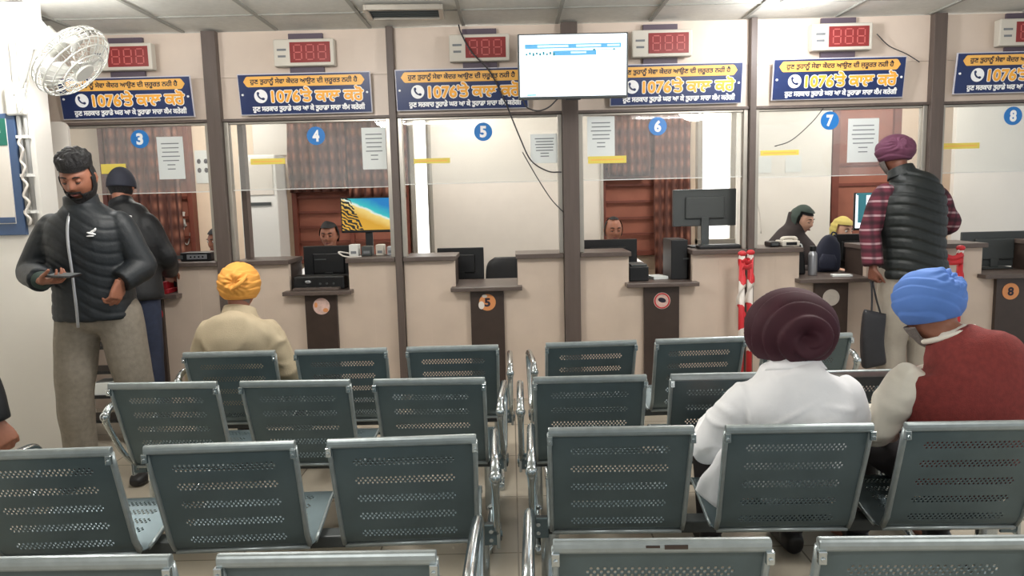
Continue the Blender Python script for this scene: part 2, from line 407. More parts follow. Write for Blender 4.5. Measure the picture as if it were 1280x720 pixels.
# ---- glazing above the counters
GB = {3: 1.615, 4: 1.62, 5: 1.632, 6: 1.63, 7: 1.62, 8: 1.62}
for k, (num, (xl, xr)) in enumerate(BAYS.items()):
    fr = MB()
    fr.span(xl+.002, xl+.034, 5.43, 5.49, 1.101, 2.106); fr.span(xr-.034, xr-.002, 5.43, 5.49, 1.101, 2.106); fr.span(xl+.034, xr-.034, 5.44, 5.48, 2.09, 2.106)
    win = struct('window_%d' % (k+1), fr, 'alu', bevel=.003)
    gp = MB().span(xl+.03, xr-.03, 5.456, 5.464, GB[num], 2.095)
    o = struct('glass_pane', gp, 'hazy_glass', win)
    struct('glass_edge', MB().span(xl+.034, xr-.034, 5.453, 5.467, GB[num]-.006, GB[num]), 'white_plastic', win)

# ---- staff side of the glass
def far_window(name, x0, x1, z0, z1, nx, zs, frame='wood_red', pane='pane_red', y=7.55):
    f = MB(); f.span(x0, x0+.05, y-.07, y+.04, z0, z1); f.span(x1-.05, x1, y-.07, y+.04, z0, z1); f.span(x0, x1, y-.065, y+.04, z1-.05, z1); f.span(x0, x1, y-.065, y+.04, z0, z0+.05)
    for q in range(1, nx): xx = x0+(x1-x0)*q/nx; f.span(xx-.022, xx+.022, y-.06, y+.02, z0, z1)
    o = struct(name, f, frame, bevel=.004)
    struct('window_pane', MB().span(x0+.02, x1-.02, y, y+.02, z0+.02, z1-.02), pane, o)
    b = MB()
    for zz in zs: b.span(x0+.03, x1-.03, y-.04, y-.025, zz-.011, zz+.011)
    struct('window_bars', b, frame, o); return o
far_window('window_7', -2.2, -1.02, .9, 2.5, 2, [1.12+.15*i for i in range(9)])
far_window('window_8', .92, 1.66, .9, 2.5, 1, [1.12+.165*i for i in range(8)])
far_window('window_9', -4.1, -3.2, .9, 2.45, 2, [1.2+.2*i for i in range(6)])
# daylight window of the staff room behind counter six
o = struct('window_10', MB().span(1.90, 1.95, 7.5, 7.6, 1.0, 2.45).span(2.23, 2.28, 7.5, 7.6, 1.0, 2.45).span(1.90, 2.28, 7.5, 7.6, 2.4, 2.45).span(1.90, 2.28, 7.48, 7.6, 1.0, 1.05), 'alu', bevel=.004)
struct('glow_pane', MB().span(1.94, 2.24, 7.57, 7.59, 1.04, 2.41), 'pane_glow', o)
# narrow glowing slit added for a bright glare behind counter five, framed like a window
o = struct('window_11', MB().span(-1.0, -.95, 7.5, 7.6, .8, 2.36).span(-.83, -.77, 7.5, 7.6, .8, 2.36).span(-1.0, -.77, 7.5, 7.6, 2.31, 2.36).span(-1.0, -.77, 7.5, 7.6, .8, .85), 'alu', bevel=.004)
struct('glow_pane', MB().span(-.955, -.825, 7.57, 7.59, .84, 2.32), 'pane_glow', o)
# white partition board behind counter five, reaching towards counter six
struct('wall_partition', MB().span(-.76, .9, 7.3, 7.36, 0, 2.5), 'white_board', bevel=.004)
struct('trim_21', MB().span(-.78, -.755, 7.28, 7.38, 0, 2.52).span(.895, .92, 7.28, 7.38, 0, 2.52), 'alu')
# grey door and frame of counter seven, brown post and cream strip beside it
d = struct('door_1', MB().span(3.3, 3.86, 7.5, 7.58, 0, 2.4), 'pane_red', bevel=.004)
struct('door_frame', MB().span(3.24, 3.31, 7.46, 7.6, 0, 2.46).span(3.85, 3.92, 7.46, 7.6, 0, 2.46).span(3.24, 3.92, 7.46, 7.6, 2.4, 2.46), 'wood_red', d)
p_ = MB()
for zz in (.5, 1.0, 1.55, 1.75): p_.span(3.31, 3.85, 7.485, 7.5, zz, zz+.03)
struct('door_rail', p_, 'wood_red', d)
struct('trim_22', MB().span(4.2, 4.3, 7.45, 7.6, 0, CEIL-.001), 'wood_red')
struct('wall_screen', MB().span(2.28, 3.22, 7.44, 7.5, 0, 2.5), 'white_wall')
struct('wall_right_staff', MB().span(4.31, 5.2, 7.2, 7.26, 0, 2.6), 'white_wall')
# dark jamb and narrow grey frame behind counter four
struct('trim_23', MB().span(-2.03, -1.99, 5.62, 5.70, 1.101, 2.6), 'pillar_brown')

# ================================================================== COUNTERS
CNAME = {3: 'beige counter three with navy jacketed man at its recess', 4: 'beige counter four with a speckled round sticker on its dark pedestal', 5: 'beige counter five with orange sticker reading 5 on its pedestal',
         6: 'beige counter six with red and white sticker on its pedestal', 7: 'beige counter seven with plain grey disc on its pedestal', 8: 'beige counter eight with orange sticker reading 8 at right edge'}
STK = {4: (-1.418, .749), 5: (-.185, .748), 6: (1.112, .728), 7: (2.369, .721), 8: (3.702, .735), 3: (-2.66, .72)}
ST = .868                                   # height of the writing shelf
for num, (xl, xr) in BAYS.items():
    rl, rr, pl, pr = REC[num]; base = ((xl+xr)/2, WY+.1, 0)
    t = thing('service_counter', CNAME[num], 'counter', base, 'service counters')
    g = MB().span(xl+.004, rl, WY, WY+.05, .001, 1.065).span(rr, xr-.004, WY, WY+.05, .001, 1.065).span(rl, rr, WY, WY+.05, .001, ST-.03)
    g.build('front_panel', 'beige_counter', t)
    g = MB()
    for xx in ((xl+rl)/2, (rr+xr)/2):
        g.span(xx-.0015, xx+.0015, WY-.001, WY+.01, .0015, 1.06)
    g.span(xl+.004, xr-.004, WY-.003, WY+.01, .0012, .08)
    g.build('skirting', 'beige_counter', t)
    for a, b in ((xl+.004, rl+.012), (rr-.012, xr-.004)):
        MB().span(a, b, 5.40, 5.80, 1.066, 1.1).build('ledge', 'ledge_grey', t, bevel=.004)
    for a, b in ((rl-.015, rl), (rr, rr+.015)):
        MB().span(a, b, WY+.051, 5.80, ST-.03, 1.065).build('return_panel', 'dark_panel', t)
    MB().span(rl-.03, rr+.03, 5.35, 5.95, ST-.03, ST).build('writing_shelf', 'ledge_grey', t, bevel=.004)
    MB().span(pl, pr, WY-.035, WY-.0005, .001, ST-.031).build('pedestal', 'dark_panel', t, bevel=.003)
    sx_, sz_ = STK[num]
    sm = {4: 'sticker_pink', 5: 'sticker_orange', 6: 'sticker_pink', 7: 'sticker_grey', 8: 'sticker_orange', 3: 'red'}[num]
    st = MB().cyl((sx_, WY-.037, sz_), .062, .003, 'Y', n=32).build('number_sticker', sm, t)
    if num in (5, 8): put_at('number', text_mesh(str(num), .1, .004, fit=(.045, .065)), 'sign_ink', st, (sx_-base[0], WY-.0395-base[1], sz_))
    if num == 5: MB().ell((sx_-.045, WY-.0385, sz_-.02), (.022, .001, .03)).ell((sx_-.02, WY-.0385, sz_+.047), (.02, .001, .012)).build('worn_patch', 'sticker_white', st)
    if num == 6:
        MB().ell((sx_, WY-.0385, sz_+.005), (.03, .001, .018), rot=(0, .3, 0)).build('smudged_print', 'sign_ink', st)
        MB().torus((sx_, WY-.0385, sz_), .053, .005, rot=(PI/2, 0, 0)).build('red_ring', 'red', st)
    if num == 4: MB().ell((sx_+.03, WY-.0385, sz_-.03), (.02, .001, .016)).ell((sx_-.04, WY-.0385, sz_+.01), (.012, .001, .02)).build('red_print', 'sticker_orange', st)

# long staff desk behind the counters
t = thing('staff_desk', 'long grey staff worktop running behind all the counters', 'desk', (.1, 6.3, 0))
MB().span(-3.3, 4.9, 5.96, 6.32, .74, .78).build('desk_top', 'ledge_grey', t, bevel=.004)
for x in (-3.2, -1.9, -.6, .7, 2.0, 3.3, 4.8): MB().span(x-.02, x+.02, 6.0, 6.28, 0.001, .74).build('support', 'dark_panel', t)

# ================================================================== SIGNS AND DISPLAYS
SW, SH = .93, .272
L1 = text_mesh('ਹੁਣ ਤੁਹਾਨੂੰ ਸੇਵਾ ਕੇਂਦਰ ਆਉਣ ਦੀ ਜ਼ਰੂਰਤ ਨਹੀਂ ਹੈ', .06, 0, fit=(.76, .052), bold=.0013)
L2 = text_mesh("1076'ਤੇ ਕਾਲ ਕਰੋ", .1, 0, fit=(.65, .098), bold=.0042)
L2b = text_mesh("1076'ਤੇ ਕਾਲ ਕਰੋ", .1, 0, extrude=.0002, fit=(.65, .098), bold=.009)
L3 = text_mesh('ਹੁਣ ਸਰਕਾਰ ਤੁਹਾਡੇ ਘਰ ਆ ਕੇ ਤੁਹਾਡਾ ਸਾਰਾ ਕੰਮ ਕਰੇਗੀ', .05, 0, fit=(.80, .052), bold=.0020)
def flat(pts, y0, y1):
    b = MB(); n = len(pts); b.add([(x, y0, z) for x, z in pts]+[(x, y1, z) for x, z in pts], [tuple(range(n)), tuple(range(n, 2*n))[::-1]]+[(i, i+n, (i+1) % n+n, (i+1) % n) for i in range(n)]); return b
def sign_proto():
    t = thing('helpline_sign', 'x', 'sign')
    MB().box((0, 0, 0), (SW+.014, .012, SH+.014)).build('backing_board', 'sign_rim', t, local=True, bevel=.002)
    MB().box((0, -.008, 0), (SW, .006, SH)).build('navy_panel', 'navy', t, local=True)
    h = .036; z = .088; xw = .43
    flat([(-xw, z), (-xw+.02, z-.03), (-xw+.03, z-h), (xw-.03, z-h), (xw-.02, z-.03), (xw, z), (xw-.02, z+.03), (xw-.03, z+h), (-xw+.03, z+h), (-xw+.02, z+.03)], -.0135, -.0111).build('yellow_band', 'sign_yellow', t, local=True)
    put_at('band_lettering', L1, 'sign_ink', t, (0, -.0145, z))
    put_at('number_outline', L2b, 'sign_white', t, (.088, -.0115, -.005))
    put_at('number_lettering', L2, 'sign_orange', t, (.088, -.0128, -.005))
    put_at('bottom_lettering', L3, 'sign_white', t, (.02, -.012, -.098))
    ph = MB().cyl((-.315, -.012, -.012), .047, .003, 'Y', n=32).build('phone_symbol', 'sign_white', t, local=True)
    hs = MB(); a = [(-.315-.02+.0055*k*.9+.004*math.sin(k), -.0142, -.012+.02-.0052*k-(.008*math.sin(PI*k/8))) for k in range(9)]
    hs.tube([(-.336, -.0138, .012), (-.333, -.0138, -.008), (-.318, -.0138, -.026), (-.296, -.0138, -.032)], .0055, n=8, sub=4)
    hs.ell((-.333, -.0138, .008), (.009, .002, .011)).ell((-.299, -.0138, -.030), (.011, .002, .009)); hs.build('handset', 'navy', ph, local=True)
    for x in (-SW/2+.022, SW/2-.022): MB().cyl((x, -.013, .0), .008, .006, 'Y', n=12).build('screw_cap', 'sign_white', t, local=True)
    return t
SX = {3: (-2.715, 2.288), 4: (-1.44, 2.288), 5: (-.322, 2.292), 6: (1.206, 2.29), 7: (2.363, 2.302), 8: (3.665, 2.315)}
protoS = None
SLAB = {3: 'navy and orange helpline sign above counter three, beside the wall fan', 4: 'navy and orange helpline sign above counter four, between two brown pillars', 5: 'navy and orange helpline sign above counter five, its right end behind the television',
        6: 'navy and orange helpline sign above counter six, its left end behind the television', 7: 'navy and orange helpline sign above counter seven under the bright ceiling lamp', 8: 'navy and orange helpline sign above counter eight, cut by the right edge'}
def led_proto():
    t = thing('token_display', 'x', 'display')
    MB().box((0, 0, 0), (.425, .07, .185)).build('housing', 'off_white_plastic', t, local=True, bevel=.008)
    sc_ = MB().box((.045, -.034, .0), (.285, .008, .14)).build('red_window', 'red_led_off', t, local=True, bevel=.002)
    for k in range(3):
        d = MB(); cx = .045+(k-1)*.085; W2, H2, T = .026, .05, .007
        for (x, z, wx, hz) in ((0, H2, W2*1.5, T), (0, 0, W2*1.5, T), (0, -H2, W2*1.5, T), (-W2, H2/2, T, H2*.8), (W2, H2/2, T, H2*.8), (-W2, -H2/2, T, H2*.8), (W2, -H2/2, T, H2*.8)):
            d.box((cx+x, -.0385, z), (wx, .002, hz))
        d.build('digit', 'red_digit', sc_, local=True)
    for dz, wd in ((.02, .065), (-.025, .055)): MB().box((-.155, -.0355, dz), (wd, .003, .014)).build('caption_bar', 'paper_ink', t, local=True)
    for dz in (.118, -.115): MB().box((.0, .045, dz), (.245, .025, .05)).build('mounting_bracket', 'mauve_bracket', t, local=True)
    return t
DX = {3: (-2.71, 2.567), 4: (-1.427, 2.567), 5: (-.19, 2.57), 6: (1.10, 2.57), 7: (2.37, 2.585), 8: (3.69, 2.587)}
DLAB = {3: 'three digit red token display above counter three near the fan', 4: 'three digit red token display above counter four', 5: 'three digit red token display left of the television, crossed by a cable',
        6: 'three digit red token display right of the television', 7: 'three digit red token display above counter seven by the bright ceiling lamp', 8: 'three digit red token display at the right edge above counter eight'}
protoD = None
for num in (3, 4, 5, 6, 7, 8):
    s = sign_proto() if protoS is None else copy_tree(protoS)
    protoS = protoS or s
    s.location = (SX[num][0], 5.385, SX[num][1]); s.rotation_euler = (.13, 0, 0); tag(s, SLAB[num], 'sign', 'helpline signs')
    s = led_proto() if protoD is None else copy_tree(protoD)
    protoD = protoD or s
    s.location = (DX[num][0], 5.385, DX[num][1]); tag(s, DLAB[num], 'display', 'token displays')

# round number discs on the glass
DISC = {3: (-2.68, 2.004), 4: (-1.399, 1.996), 5: (-.182, 1.996), 6: (1.088, 2.005), 7: (2.34, 2.015), 8: (3.673, 2.017)}
for num, (x, z) in DISC.items():
    t = thing('number_disc', 'round blue sticker with white %d on the counter glass' % num, 'sticker', (x, 5.45, z), 'blue number stickers')
    MB().cyl((0, .0035, 0), .066, .003, 'Y', n=40).build('disc', 'disc_blue', t, local=True)
    put_at('number', text_mesh(str(num), .1, .0045, fit=(.05, .084)), 'sign_white', t, (0, .001, 0))

# papers and yellow strips stuck on the glass
def sheet(x0, x1, z0, z1, y, label, tone='paper', group='notice sheets on the glass', ink=True):
    t = thing('notice_sheet', label, 'notice', ((x0+x1)/2, y, (z0+z1)/2), group)
    MB().span(x0, x1, y-.002, y, z0, z1).build('page', tone, t)
    if ink:
        b = MB(); n = 7; wd = x1-x0; h = z1-z0
        for i in range(n):
            zz = z1-h*(.16+.1*i); ww = wd*(.34 if i == 0 else random.uniform(.3, .38) if i < 5 else .15)
            b.span((x0+x1)/2-ww, (x0+x1)/2+ww, y-.0028, y-.002, zz-.0035, zz+.0035)
        b.build('print_lines', 'paper_ink', t)
    return t
sheet(-2.56, -2.37, 1.71, 2.015, 5.4555, 'white printed notice on the glass right of the blue 3')
sheet(-1.068, -.892, 1.745, 2.045, 5.4555, 'white printed notice on the glass right of the blue 4')
sheet(.16, .365, 1.76, 1.97, 5.4555, 'faded grey notice on the glass right of the blue 5')
sheet(.575, .775, 1.80, 2.085, 5.4555, 'tall pale notice on the glass left of the blue 6')
sheet(2.475, 2.70, 1.71, 2.025, 5.4555, 'white printed notice on the glass right of the blue 7')
YT = [(-1.886, -1.634, 1.80, 1.842, 'yellow strip on the glass of counter four'), (-.695, -.43, 1.778, 1.815, 'pale yellow strip on the glass of counter five'), (.579, .859, 1.748, 1.80, 'yellow strip under the tall pale notice at counter six'),
      (1.84, 2.12, 1.775, 1.812, 'yellow strip on the glass of counter seven'), (3.165, 3.44, 1.79, 1.832, 'yellow strip on the glass of counter eight')]
for x0, x1, z0, z1, lb in YT:
    t = thing('yellow_strip', lb, 'sticker', ((x0+x1)/2, 5.455, (z0+z1)/2), 'yellow strips on the glass')
    MB().span(x0, x1, 5.4525, 5.4555, z0, z1).build('strip', 'yellow_tape', t)
    MB().span(x0+.02, x1-.02, 5.4518, 5.4525, (z0+z1)/2-.004, (z0+z1)/2+.004).build('faded_print', 'sign_yellow', t)
tag(MB().span(-2.70, -2.60, 1.86, 1.91, 5.4525, 5.4555).build('yellow_strip', 'yellow_tape') if False else MB().span(-2.98, -2.80, 5.4525, 5.4555, 1.76, 1.83).build('yellow_strip', 'yellow_tape'), 'yellow strip on the glass behind the dark haired man', 'sticker', 'yellow strips on the glass')

# ---- television in front of the middle pillar
t = thing('television', 'bright wall television hanging under the ceiling before the middle pillar', 'television', (.43, 4.9, 2.35), rot=(.06, .004, 0))
MB().box((0, .03, 0), (.715, .05, .41)).build('casing', 'grey_plastic', t, local=True, bevel=.006)
s_ = MB().box((0, .001, .004), (.69, .01, .383)).build('screen', 'screen_white', t, local=True)
MB().box((-.0, -.0055, .125), (.62, .002, .028)).build('header_bar', 'screen_blue', s_, local=True)
MB().box((-.13, -.007, .125), (.2, .002, .014)).box((.1, -.007, .125), (.16, .002, .014)).box((.26, -.007, .125), (.08, .002, .012)).build('header_caption', 'screen_pale', s_, local=True)
MB().box((-.03, -.0055, .082), (.2, .002, .03)).box((.1, -.0055, .082), (.1, .002, .03)).build('table_row', 'screen_blue', s_, local=True)
MB().box((.035, -.007, .084), (.1, .002, .012)).build('row_caption', 'screen_pale', s_, local=True)
b = MB()
for k in range(9): b.box((-.3+.022*k, -.006, .076+.006*(k % 2)), (.012, .002, .012+.004*(k % 3)))
b.build('row_marks', 'screen_teal', s_, local=True)
MB().box((.2, -.006, .1), (.14, .002, .003)).box((.135, -.006, .1), (.012, .002, .012)).box((.265, -.006, .1), (.012, .002, .012)).build('row_rule', 'screen_teal', s_, local=True)
MB().box((-.0, -.006, -.165), (.6, .002, .002)).box((-.27, -.006, -.178), (.06, .002, .008)).build('footer_marks', 'screen_blue', s_, local=True)
MB().box((0, .10, .02), (.25, .09, .2)).box((0, .27, .05), (.06, .42, .05)).build('wall_mount', 'grey_plastic', t, local=True, bevel=.004)
MB().box((0, .03, -.2075), (.1, .04, .006)).build('sensor_lip', 'black_plastic', t, local=True)

# ---- cables
def cable(pts, r, mat, label, name='cable'):
    o = MB().tube(pts, r, n=6, sub=6).build(name, mat, smooth=True); tag(o, label, 'cable'); return o
cable([(-.33, 5.36, 2.73), (-.31, 5.335, 2.66), (-.24, 5.32, 2.53), (-.12, 5.33, 2.40), (-.02, 5.36, 2.2), (.08, 5.38, 1.95), (.16, 5.40, 1.78), (.28, 5.40, 1.70), (.38, 5.40, 1.69)], .005, 'cable', 'dark cable hanging down across the display left of the television')
cable([(.1, 5.40, 1.84), (.2, 5.41, 1.66), (.3, 5.41, 1.50), (.39, 5.41, 1.40)], .004, 'cable', 'thin cable slanting to the middle pillar below the grey notice')
cable([(.10, 4.93, 2.15), (.13, 4.95, 2.10), (.2, 4.97, 2.08), (.27, 4.96, 2.10), (.33, 4.93, 2.15)], .005, 'cable', 'dark cable looping under the television')
cable([(2.62, 5.37, 2.60), (2.72, 5.39, 2.52), (2.84, 5.38, 2.46), (2.93, 5.37, 2.40)], .004, 'cable', 'thin cable from the display of counter seven')
cable([(2.28, 5.43, 2.1), (2.2, 5.44, 2.0), (2.06, 5.445, 1.88), (1.94, 5.445, 1.84)], .0035, 'cable', 'thin cable slanting down the glass left of the blue 7')

# ---- lamps of the room
def tube_fitting(x, y, label, z=CEIL):
    t = thing('ceiling_light', label, 'light', (x, y, z), 'ceiling tube lights')
    MB().span(x-.62, x+.62, y-.07, y+.07, z-.04, z).build('housing', 'white_plastic', t, bevel=.005)
    for dx in (-1, 1): MB().box((x+dx*.6, y, z-.055), (.02, .06, .04)).build('end_cap', 'white_plastic', t)
    MB().cyl((x, y, z-.058), .015, 1.18, 'X', n=12).build('tube', 'tube_glow', t, smooth=True)
for (x, y), lb in zip(HALL_TUBES, ('ceiling tube light left above the nearest bench row', 'ceiling tube light right above the nearest bench row', 'added unseen ceiling tube light left above the third bench row', 'added unseen ceiling tube light right above the third bench row')): tube_fitting(x, y, lb)
for (x, y), n_ in zip(STAFF_TUBES, ('three and four', 'five', 'six', 'eight')): tube_fitting(x, y, 'staff side ceiling tube light behind counter '+n_)
t = thing('bulb_lamp', 'glaring white bulb lamp high on the left wall behind the fan', 'light', LAMP_L)
MB().ell(LAMP_L, (.075, .075, .085)).build('bulb', 'bulb', t, smooth=True)
MB().cyl((LAMP_L[0], LAMP_L[1], LAMP_L[2]+.115), .045, .09).cyl((LAMP_L[0], LAMP_L[1], LAMP_L[2]+.20), .012, .085).build('socket', 'white_plastic', t, smooth=False)
t = thing('spot_lamp', 'glaring small round ceiling lamp in front of counter seven', 'light', (LAMP_R[0], LAMP_R[1], CEIL))
MB().cyl((LAMP_R[0], LAMP_R[1], CEIL-.02), .11, .038, n=32).build('rim', 'white_plastic', t)
MB().cyl((LAMP_R[0], LAMP_R[1], CEIL-.045), .09, .012, n=32).build('diffuser', 'bulb', t)
# air outlet in the ceiling
t = thing('ceiling_vent', 'long grey air outlet set in the ceiling above counter five', 'vent', (-.65, 4.95, CEIL), rotz=.05)
MB().box((0, -.13, -.018), (.47, .03, .034)).box((0, .13, -.018), (.47, .03, .034)).box((-.235, 0, -.018), (.03, .28, .034)).box((.235, 0, -.018), (.03, .28, .034)).build('frame', 'alu', t, local=True, bevel=.004)
for k in range(6): MB().box((0, -.09+.036*k, -.02), (.44, .024, .004), rot=(.6, 0, 0)).build('louvre', 'grey_plastic', t, local=True)

# ================================================================== LEFT SIDE: notice board, fan, conduits, white screen
t = thing('notice_board', 'blue framed board with green topped poster on left wall', 'notice board', (-3.35, 4.54, 1.73))
MB().span(-3.75, -2.965, 4.52, 4.549, 1.36, 2.09).build('frame', 'poster_frame', t, bevel=.004)
pg = MB().span(-3.70, -3.015, 4.512, 4.52, 1.43, 2.06).build('poster', 'white_board', t)
MB().span(-3.70, -3.015, 4.509, 4.512, 1.90, 2.06).build('green_header', 'poster_green', pg)
MB().span(-3.3, -3.05, 4.507, 4.509, 1.975, 2.0).build('header_lettering', 'sign_white', pg)
MB().span(-3.70, -3.015, 4.5085, 4.512, 1.435, 1.47).build('footer_strip', 'poster_frame', pg)
MB().span(-3.12, -3.116, 4.509, 4.512, 1.58, 1.72).span(-3.45, -3.2, 4.509, 4.512, 1.6, 1.8).build('faded_figures', 'sticker_grey', pg)
for k, (x, lb) in enumerate(((-2.945, 'grey conduit pipe beside the notice board frame'), (-2.905, 'grey conduit pipe nearest the wall corner'))):
    o = thing('conduit_pipe', lb, 'pipe', (x, 4.53, 1.3), 'conduit pipes')
    MB().tube([(x, 4.53, 1.42), (x, 4.53, 2.5)], .012, n=10).build('pipe', 'conduit', o, smooth=True)
    for z in (1.5, 1.72, 1.95, 2.2): MB().box((x, 4.528, z), (.034, .03, .018)).build('clip', 'white_plastic', o)
o = MB().tube([(-2.925+.015*math.sin(i*2.1), 4.497+.004*math.cos(i*1.7), 1.42+.035*i) for i in range(16)], .008, n=6, sub=4).build('tangled_flex', 'cable_white', smooth=True); tag(o, 'pale tangled flex hanging beside the notice board', 'cable')
t = thing('white_screen', 'tall white screen panel with rounded corner behind the dark haired man', 'screen', (-3.12, 5.1, 0))
xs = []
for a in np.linspace(0, PI/2, 7): xs.append((-2.985-.05+.05*math.cos(a), 2.05+.05*math.sin(a)))
flat([(-3.3, .001), (-2.985, .001)]+xs+[(-3.3, 2.10)], 5.09, 5.115).build('panel', 'white_board', t)
MB().span(-3.3, -2.99, 5.116, 5.14, .3, .34).build('rear_rail', 'alu', t)
# desk-side clutter seen between column and legs
t = thing('storage_rack', 'dark slatted rack with cream box behind the standing man', 'rack', (-2.7, 4.69, 0))
for k in range(4): MB().span(-2.85, -2.50, 4.60, 4.78, .14+.16*k, .16+.16*k).build('shelf', 'black_plastic', t)
for x in (-2.84, -2.51): MB().span(x-.012, x+.012, 4.60, 4.78, .001, .68).build('upright', 'black_plastic', t)
tag(MB().span(-2.86, -2.74, 4.61, 4.75, .6805, .78).build('cream_box', 'cable_white', bevel=.006), 'cream box on top of the dark slatted rack', 'box')
tag(MB().span(-2.70, -2.56, 4.61, 4.75, .3205, .40).build('paper_stack', 'paper', bevel=.003), 'white paper stack on dark rack shelf between the legs', 'papers')

t = thing('wall_fan', 'white caged wall fan tilted sideways high at the left', 'fan', (-2.52, 4.40, 2.36), rot=(0, 0, 0))
R_ = Vector((.707, .03, -.70)).to_track_quat('Z', 'Y').to_euler()   # cage axis (local z) direction
def fan_part(mb, name, mat, parent, **k):
    p = 1.18*np.array(mb.v) @ np.array(R_.to_matrix()).T; mb.v = [tuple(q) for q in p]; return mb.build(name, mat, parent, local=True, **k)
cg = MB()
for rr_, zz in ((.2, 0), (.19, .035), (.16, .06), (.11, .075), (.19, -.035), (.16, -.06), (.11, -.075)): cg.torus((0, 0, zz), rr_, .0035, n=40, m_=6)
for k in range(36):
    a = 2*PI*k/36; c_, s_ = math.cos(a), math.sin(a)
    cg.tube([(c_*r, s_*r, z) for r, z in ((.05, .078), (.11, .075), (.16, .06), (.19, .035), (.2, 0), (.19, -.035), (.16, -.06), (.11, -.075), (.05, -.078))], .0018, n=5)
fan_part(cg, 'cage', 'fan_white', t, smooth=True)
fan_part(MB().cyl((0, 0, .08), .05, .012, n=28), 'badge', 'fan_white', t)
for k in range(3):
    a0 = 2*PI*k/3; bl = MB(); vs = []
    for i, r in enumerate((.03, .07, .12, .165)):
        for j, da in enumerate((-.42, -.14, .14, .42)):
            wd = (.6, 1, 1.25, 1.05)[i]; a = a0+da*wd; vs.append((r*math.cos(a), r*math.sin(a), .02*da*2.2))
    bl.add(vs, [(i*4+j, i*4+j+1, (i+1)*4+j+1, (i+1)*4+j) for i in range(3) for j in range(3)])
    fan_part(bl, 'blade', 'white_plastic', t, smooth=True, solid=.003)
fan_part(MB().cyl((0, 0, -.13), .06, .1, n=28, r2=.05), 'motor_housing', 'fan_white', t, smooth=True)
ax = np.array(R_.to_matrix()) @ np.array((0, 0, -.2))
MB().tube([ax, ax+np.array((-.08, .02, -.04)), (-.36, .10, -.10), (-.42, .115, -.17)], .016, n=10, sub=5).build('arm', 'fan_white', t, local=True, smooth=True)
MB().box((-.42, .115, -.19), (.12, .03, .19)).build('wall_bracket', 'fan_white', t, local=True, bevel=.012)
MB().tube([(-.34, .10, -.10), (-.37, .07, -.27), (-.40, .09, -.2)], .004, n=6, sub=5).build('cord', 'cable_white', t, local=True, smooth=True)

# ================================================================== BENCHES
BW, BT = .462, .755
prof = crom(np.array([(.0, .752), (.028, .66), (.060, .56), (.092, .46), (.115, .39), (.145, .355), (.20, .35), (.32, .368), (.45, .392), (.51, .392), (.54, .375), (.545, .35)]), 8)
seg = np.linalg.norm(np.diff(prof, axis=0), axis=1); S = np.concatenate([[0], np.cumsum(seg)]); SL = S[-1]
def pr(s): return np.interp(s, S, prof[:, 0]), np.interp(s, S, prof[:, 1])
def shell_mesh():
    """pressed sheet: bands of staggered holes over back and seat"""
    px = .0076; HR = .0098; rows = []                      # (s0, s1, perforated?)
    s = 0; nb = 0
    bands = [.055+.0735*i for i in range(5)] + [.505+.055*i for i in range(5)]
    cuts = [0]
    for b in bands: cuts += [b, b+HR, b+2*HR, b+3*HR]
    cuts = sorted(cuts+[SL]); full = []
    for a, b in zip(cuts[:-1], cuts[1:]):
        hole = any(abs(a-(q+HR*k)) < 1e-6 for q in bands for k in range(3))
        if hole: full.append((a, b, True))
        else:
            n = max(1, int(math.ceil((b-a)/.02)))
            for i in range(n): full.append((a+(b-a)*i/n, a+(b-a)*(i+1)/n, False))
    mb = MB(); mg = .062; nc = int((BW-2*mg)/px); nc -= (nc+1) % 2; x0 = -nc*px/2
    xs = [-BW/2, -BW/2+.006, -BW/2+.03] + [x0+px*i for i in range(nc+1)] + [BW/2-.03, BW/2-.006, BW/2]
    def wid(s): return 1-.025*min(s, .4)/.4 if s < .4 else .975+.06*min(1, (s-.4)/.08)
    def P(x, s):
        y, z = pr(s); k = wid(s); return (x*k, y-.004*(1-(2*x/BW)**2)*(1 if s < .4 else 0), z)
    V = {}
    def vid(i, s):
        key = (i, round(s, 5))
        if key not in V: mb.v.append(P(xs[i], s)); V[key] = len(mb.v)-1
        return V[key]
    par = 0
    for a, b, hole in full:
        par = par+1 if hole else 0
        for i in range(len(xs)-1):
            q = (vid(i, a), vid(i+1, a), vid(i+1, b), vid(i, b))
            if hole and 3 <= i < 3+nc and (i-3+par) % 2 == 0:
                xa, xb = xs[i], xs[i+1]; xm, sm = (xa+xb)/2, (a+b)/2; hw, hh = (xb-xa)*.49, (b-a)*.46; n0 = len(mb.v)
                for ang in range(8):
                    t = PI*(5/4+ang/4); mb.v.append(P(xm+hw*math.cos(t), sm+hh*math.sin(t)))
                o = list(range(n0, n0+8))        # corner a-left first, going right
                c = q
                mb.f += [(c[0], c[1], o[2], o[1], o[0]), (c[1], c[2], o[4], o[3], o[2]), (c[2], c[3], o[6], o[5], o[4]), (c[3], c[0], o[0], o[7], o[6])]
            else: mb.f.append(q)
    return mb
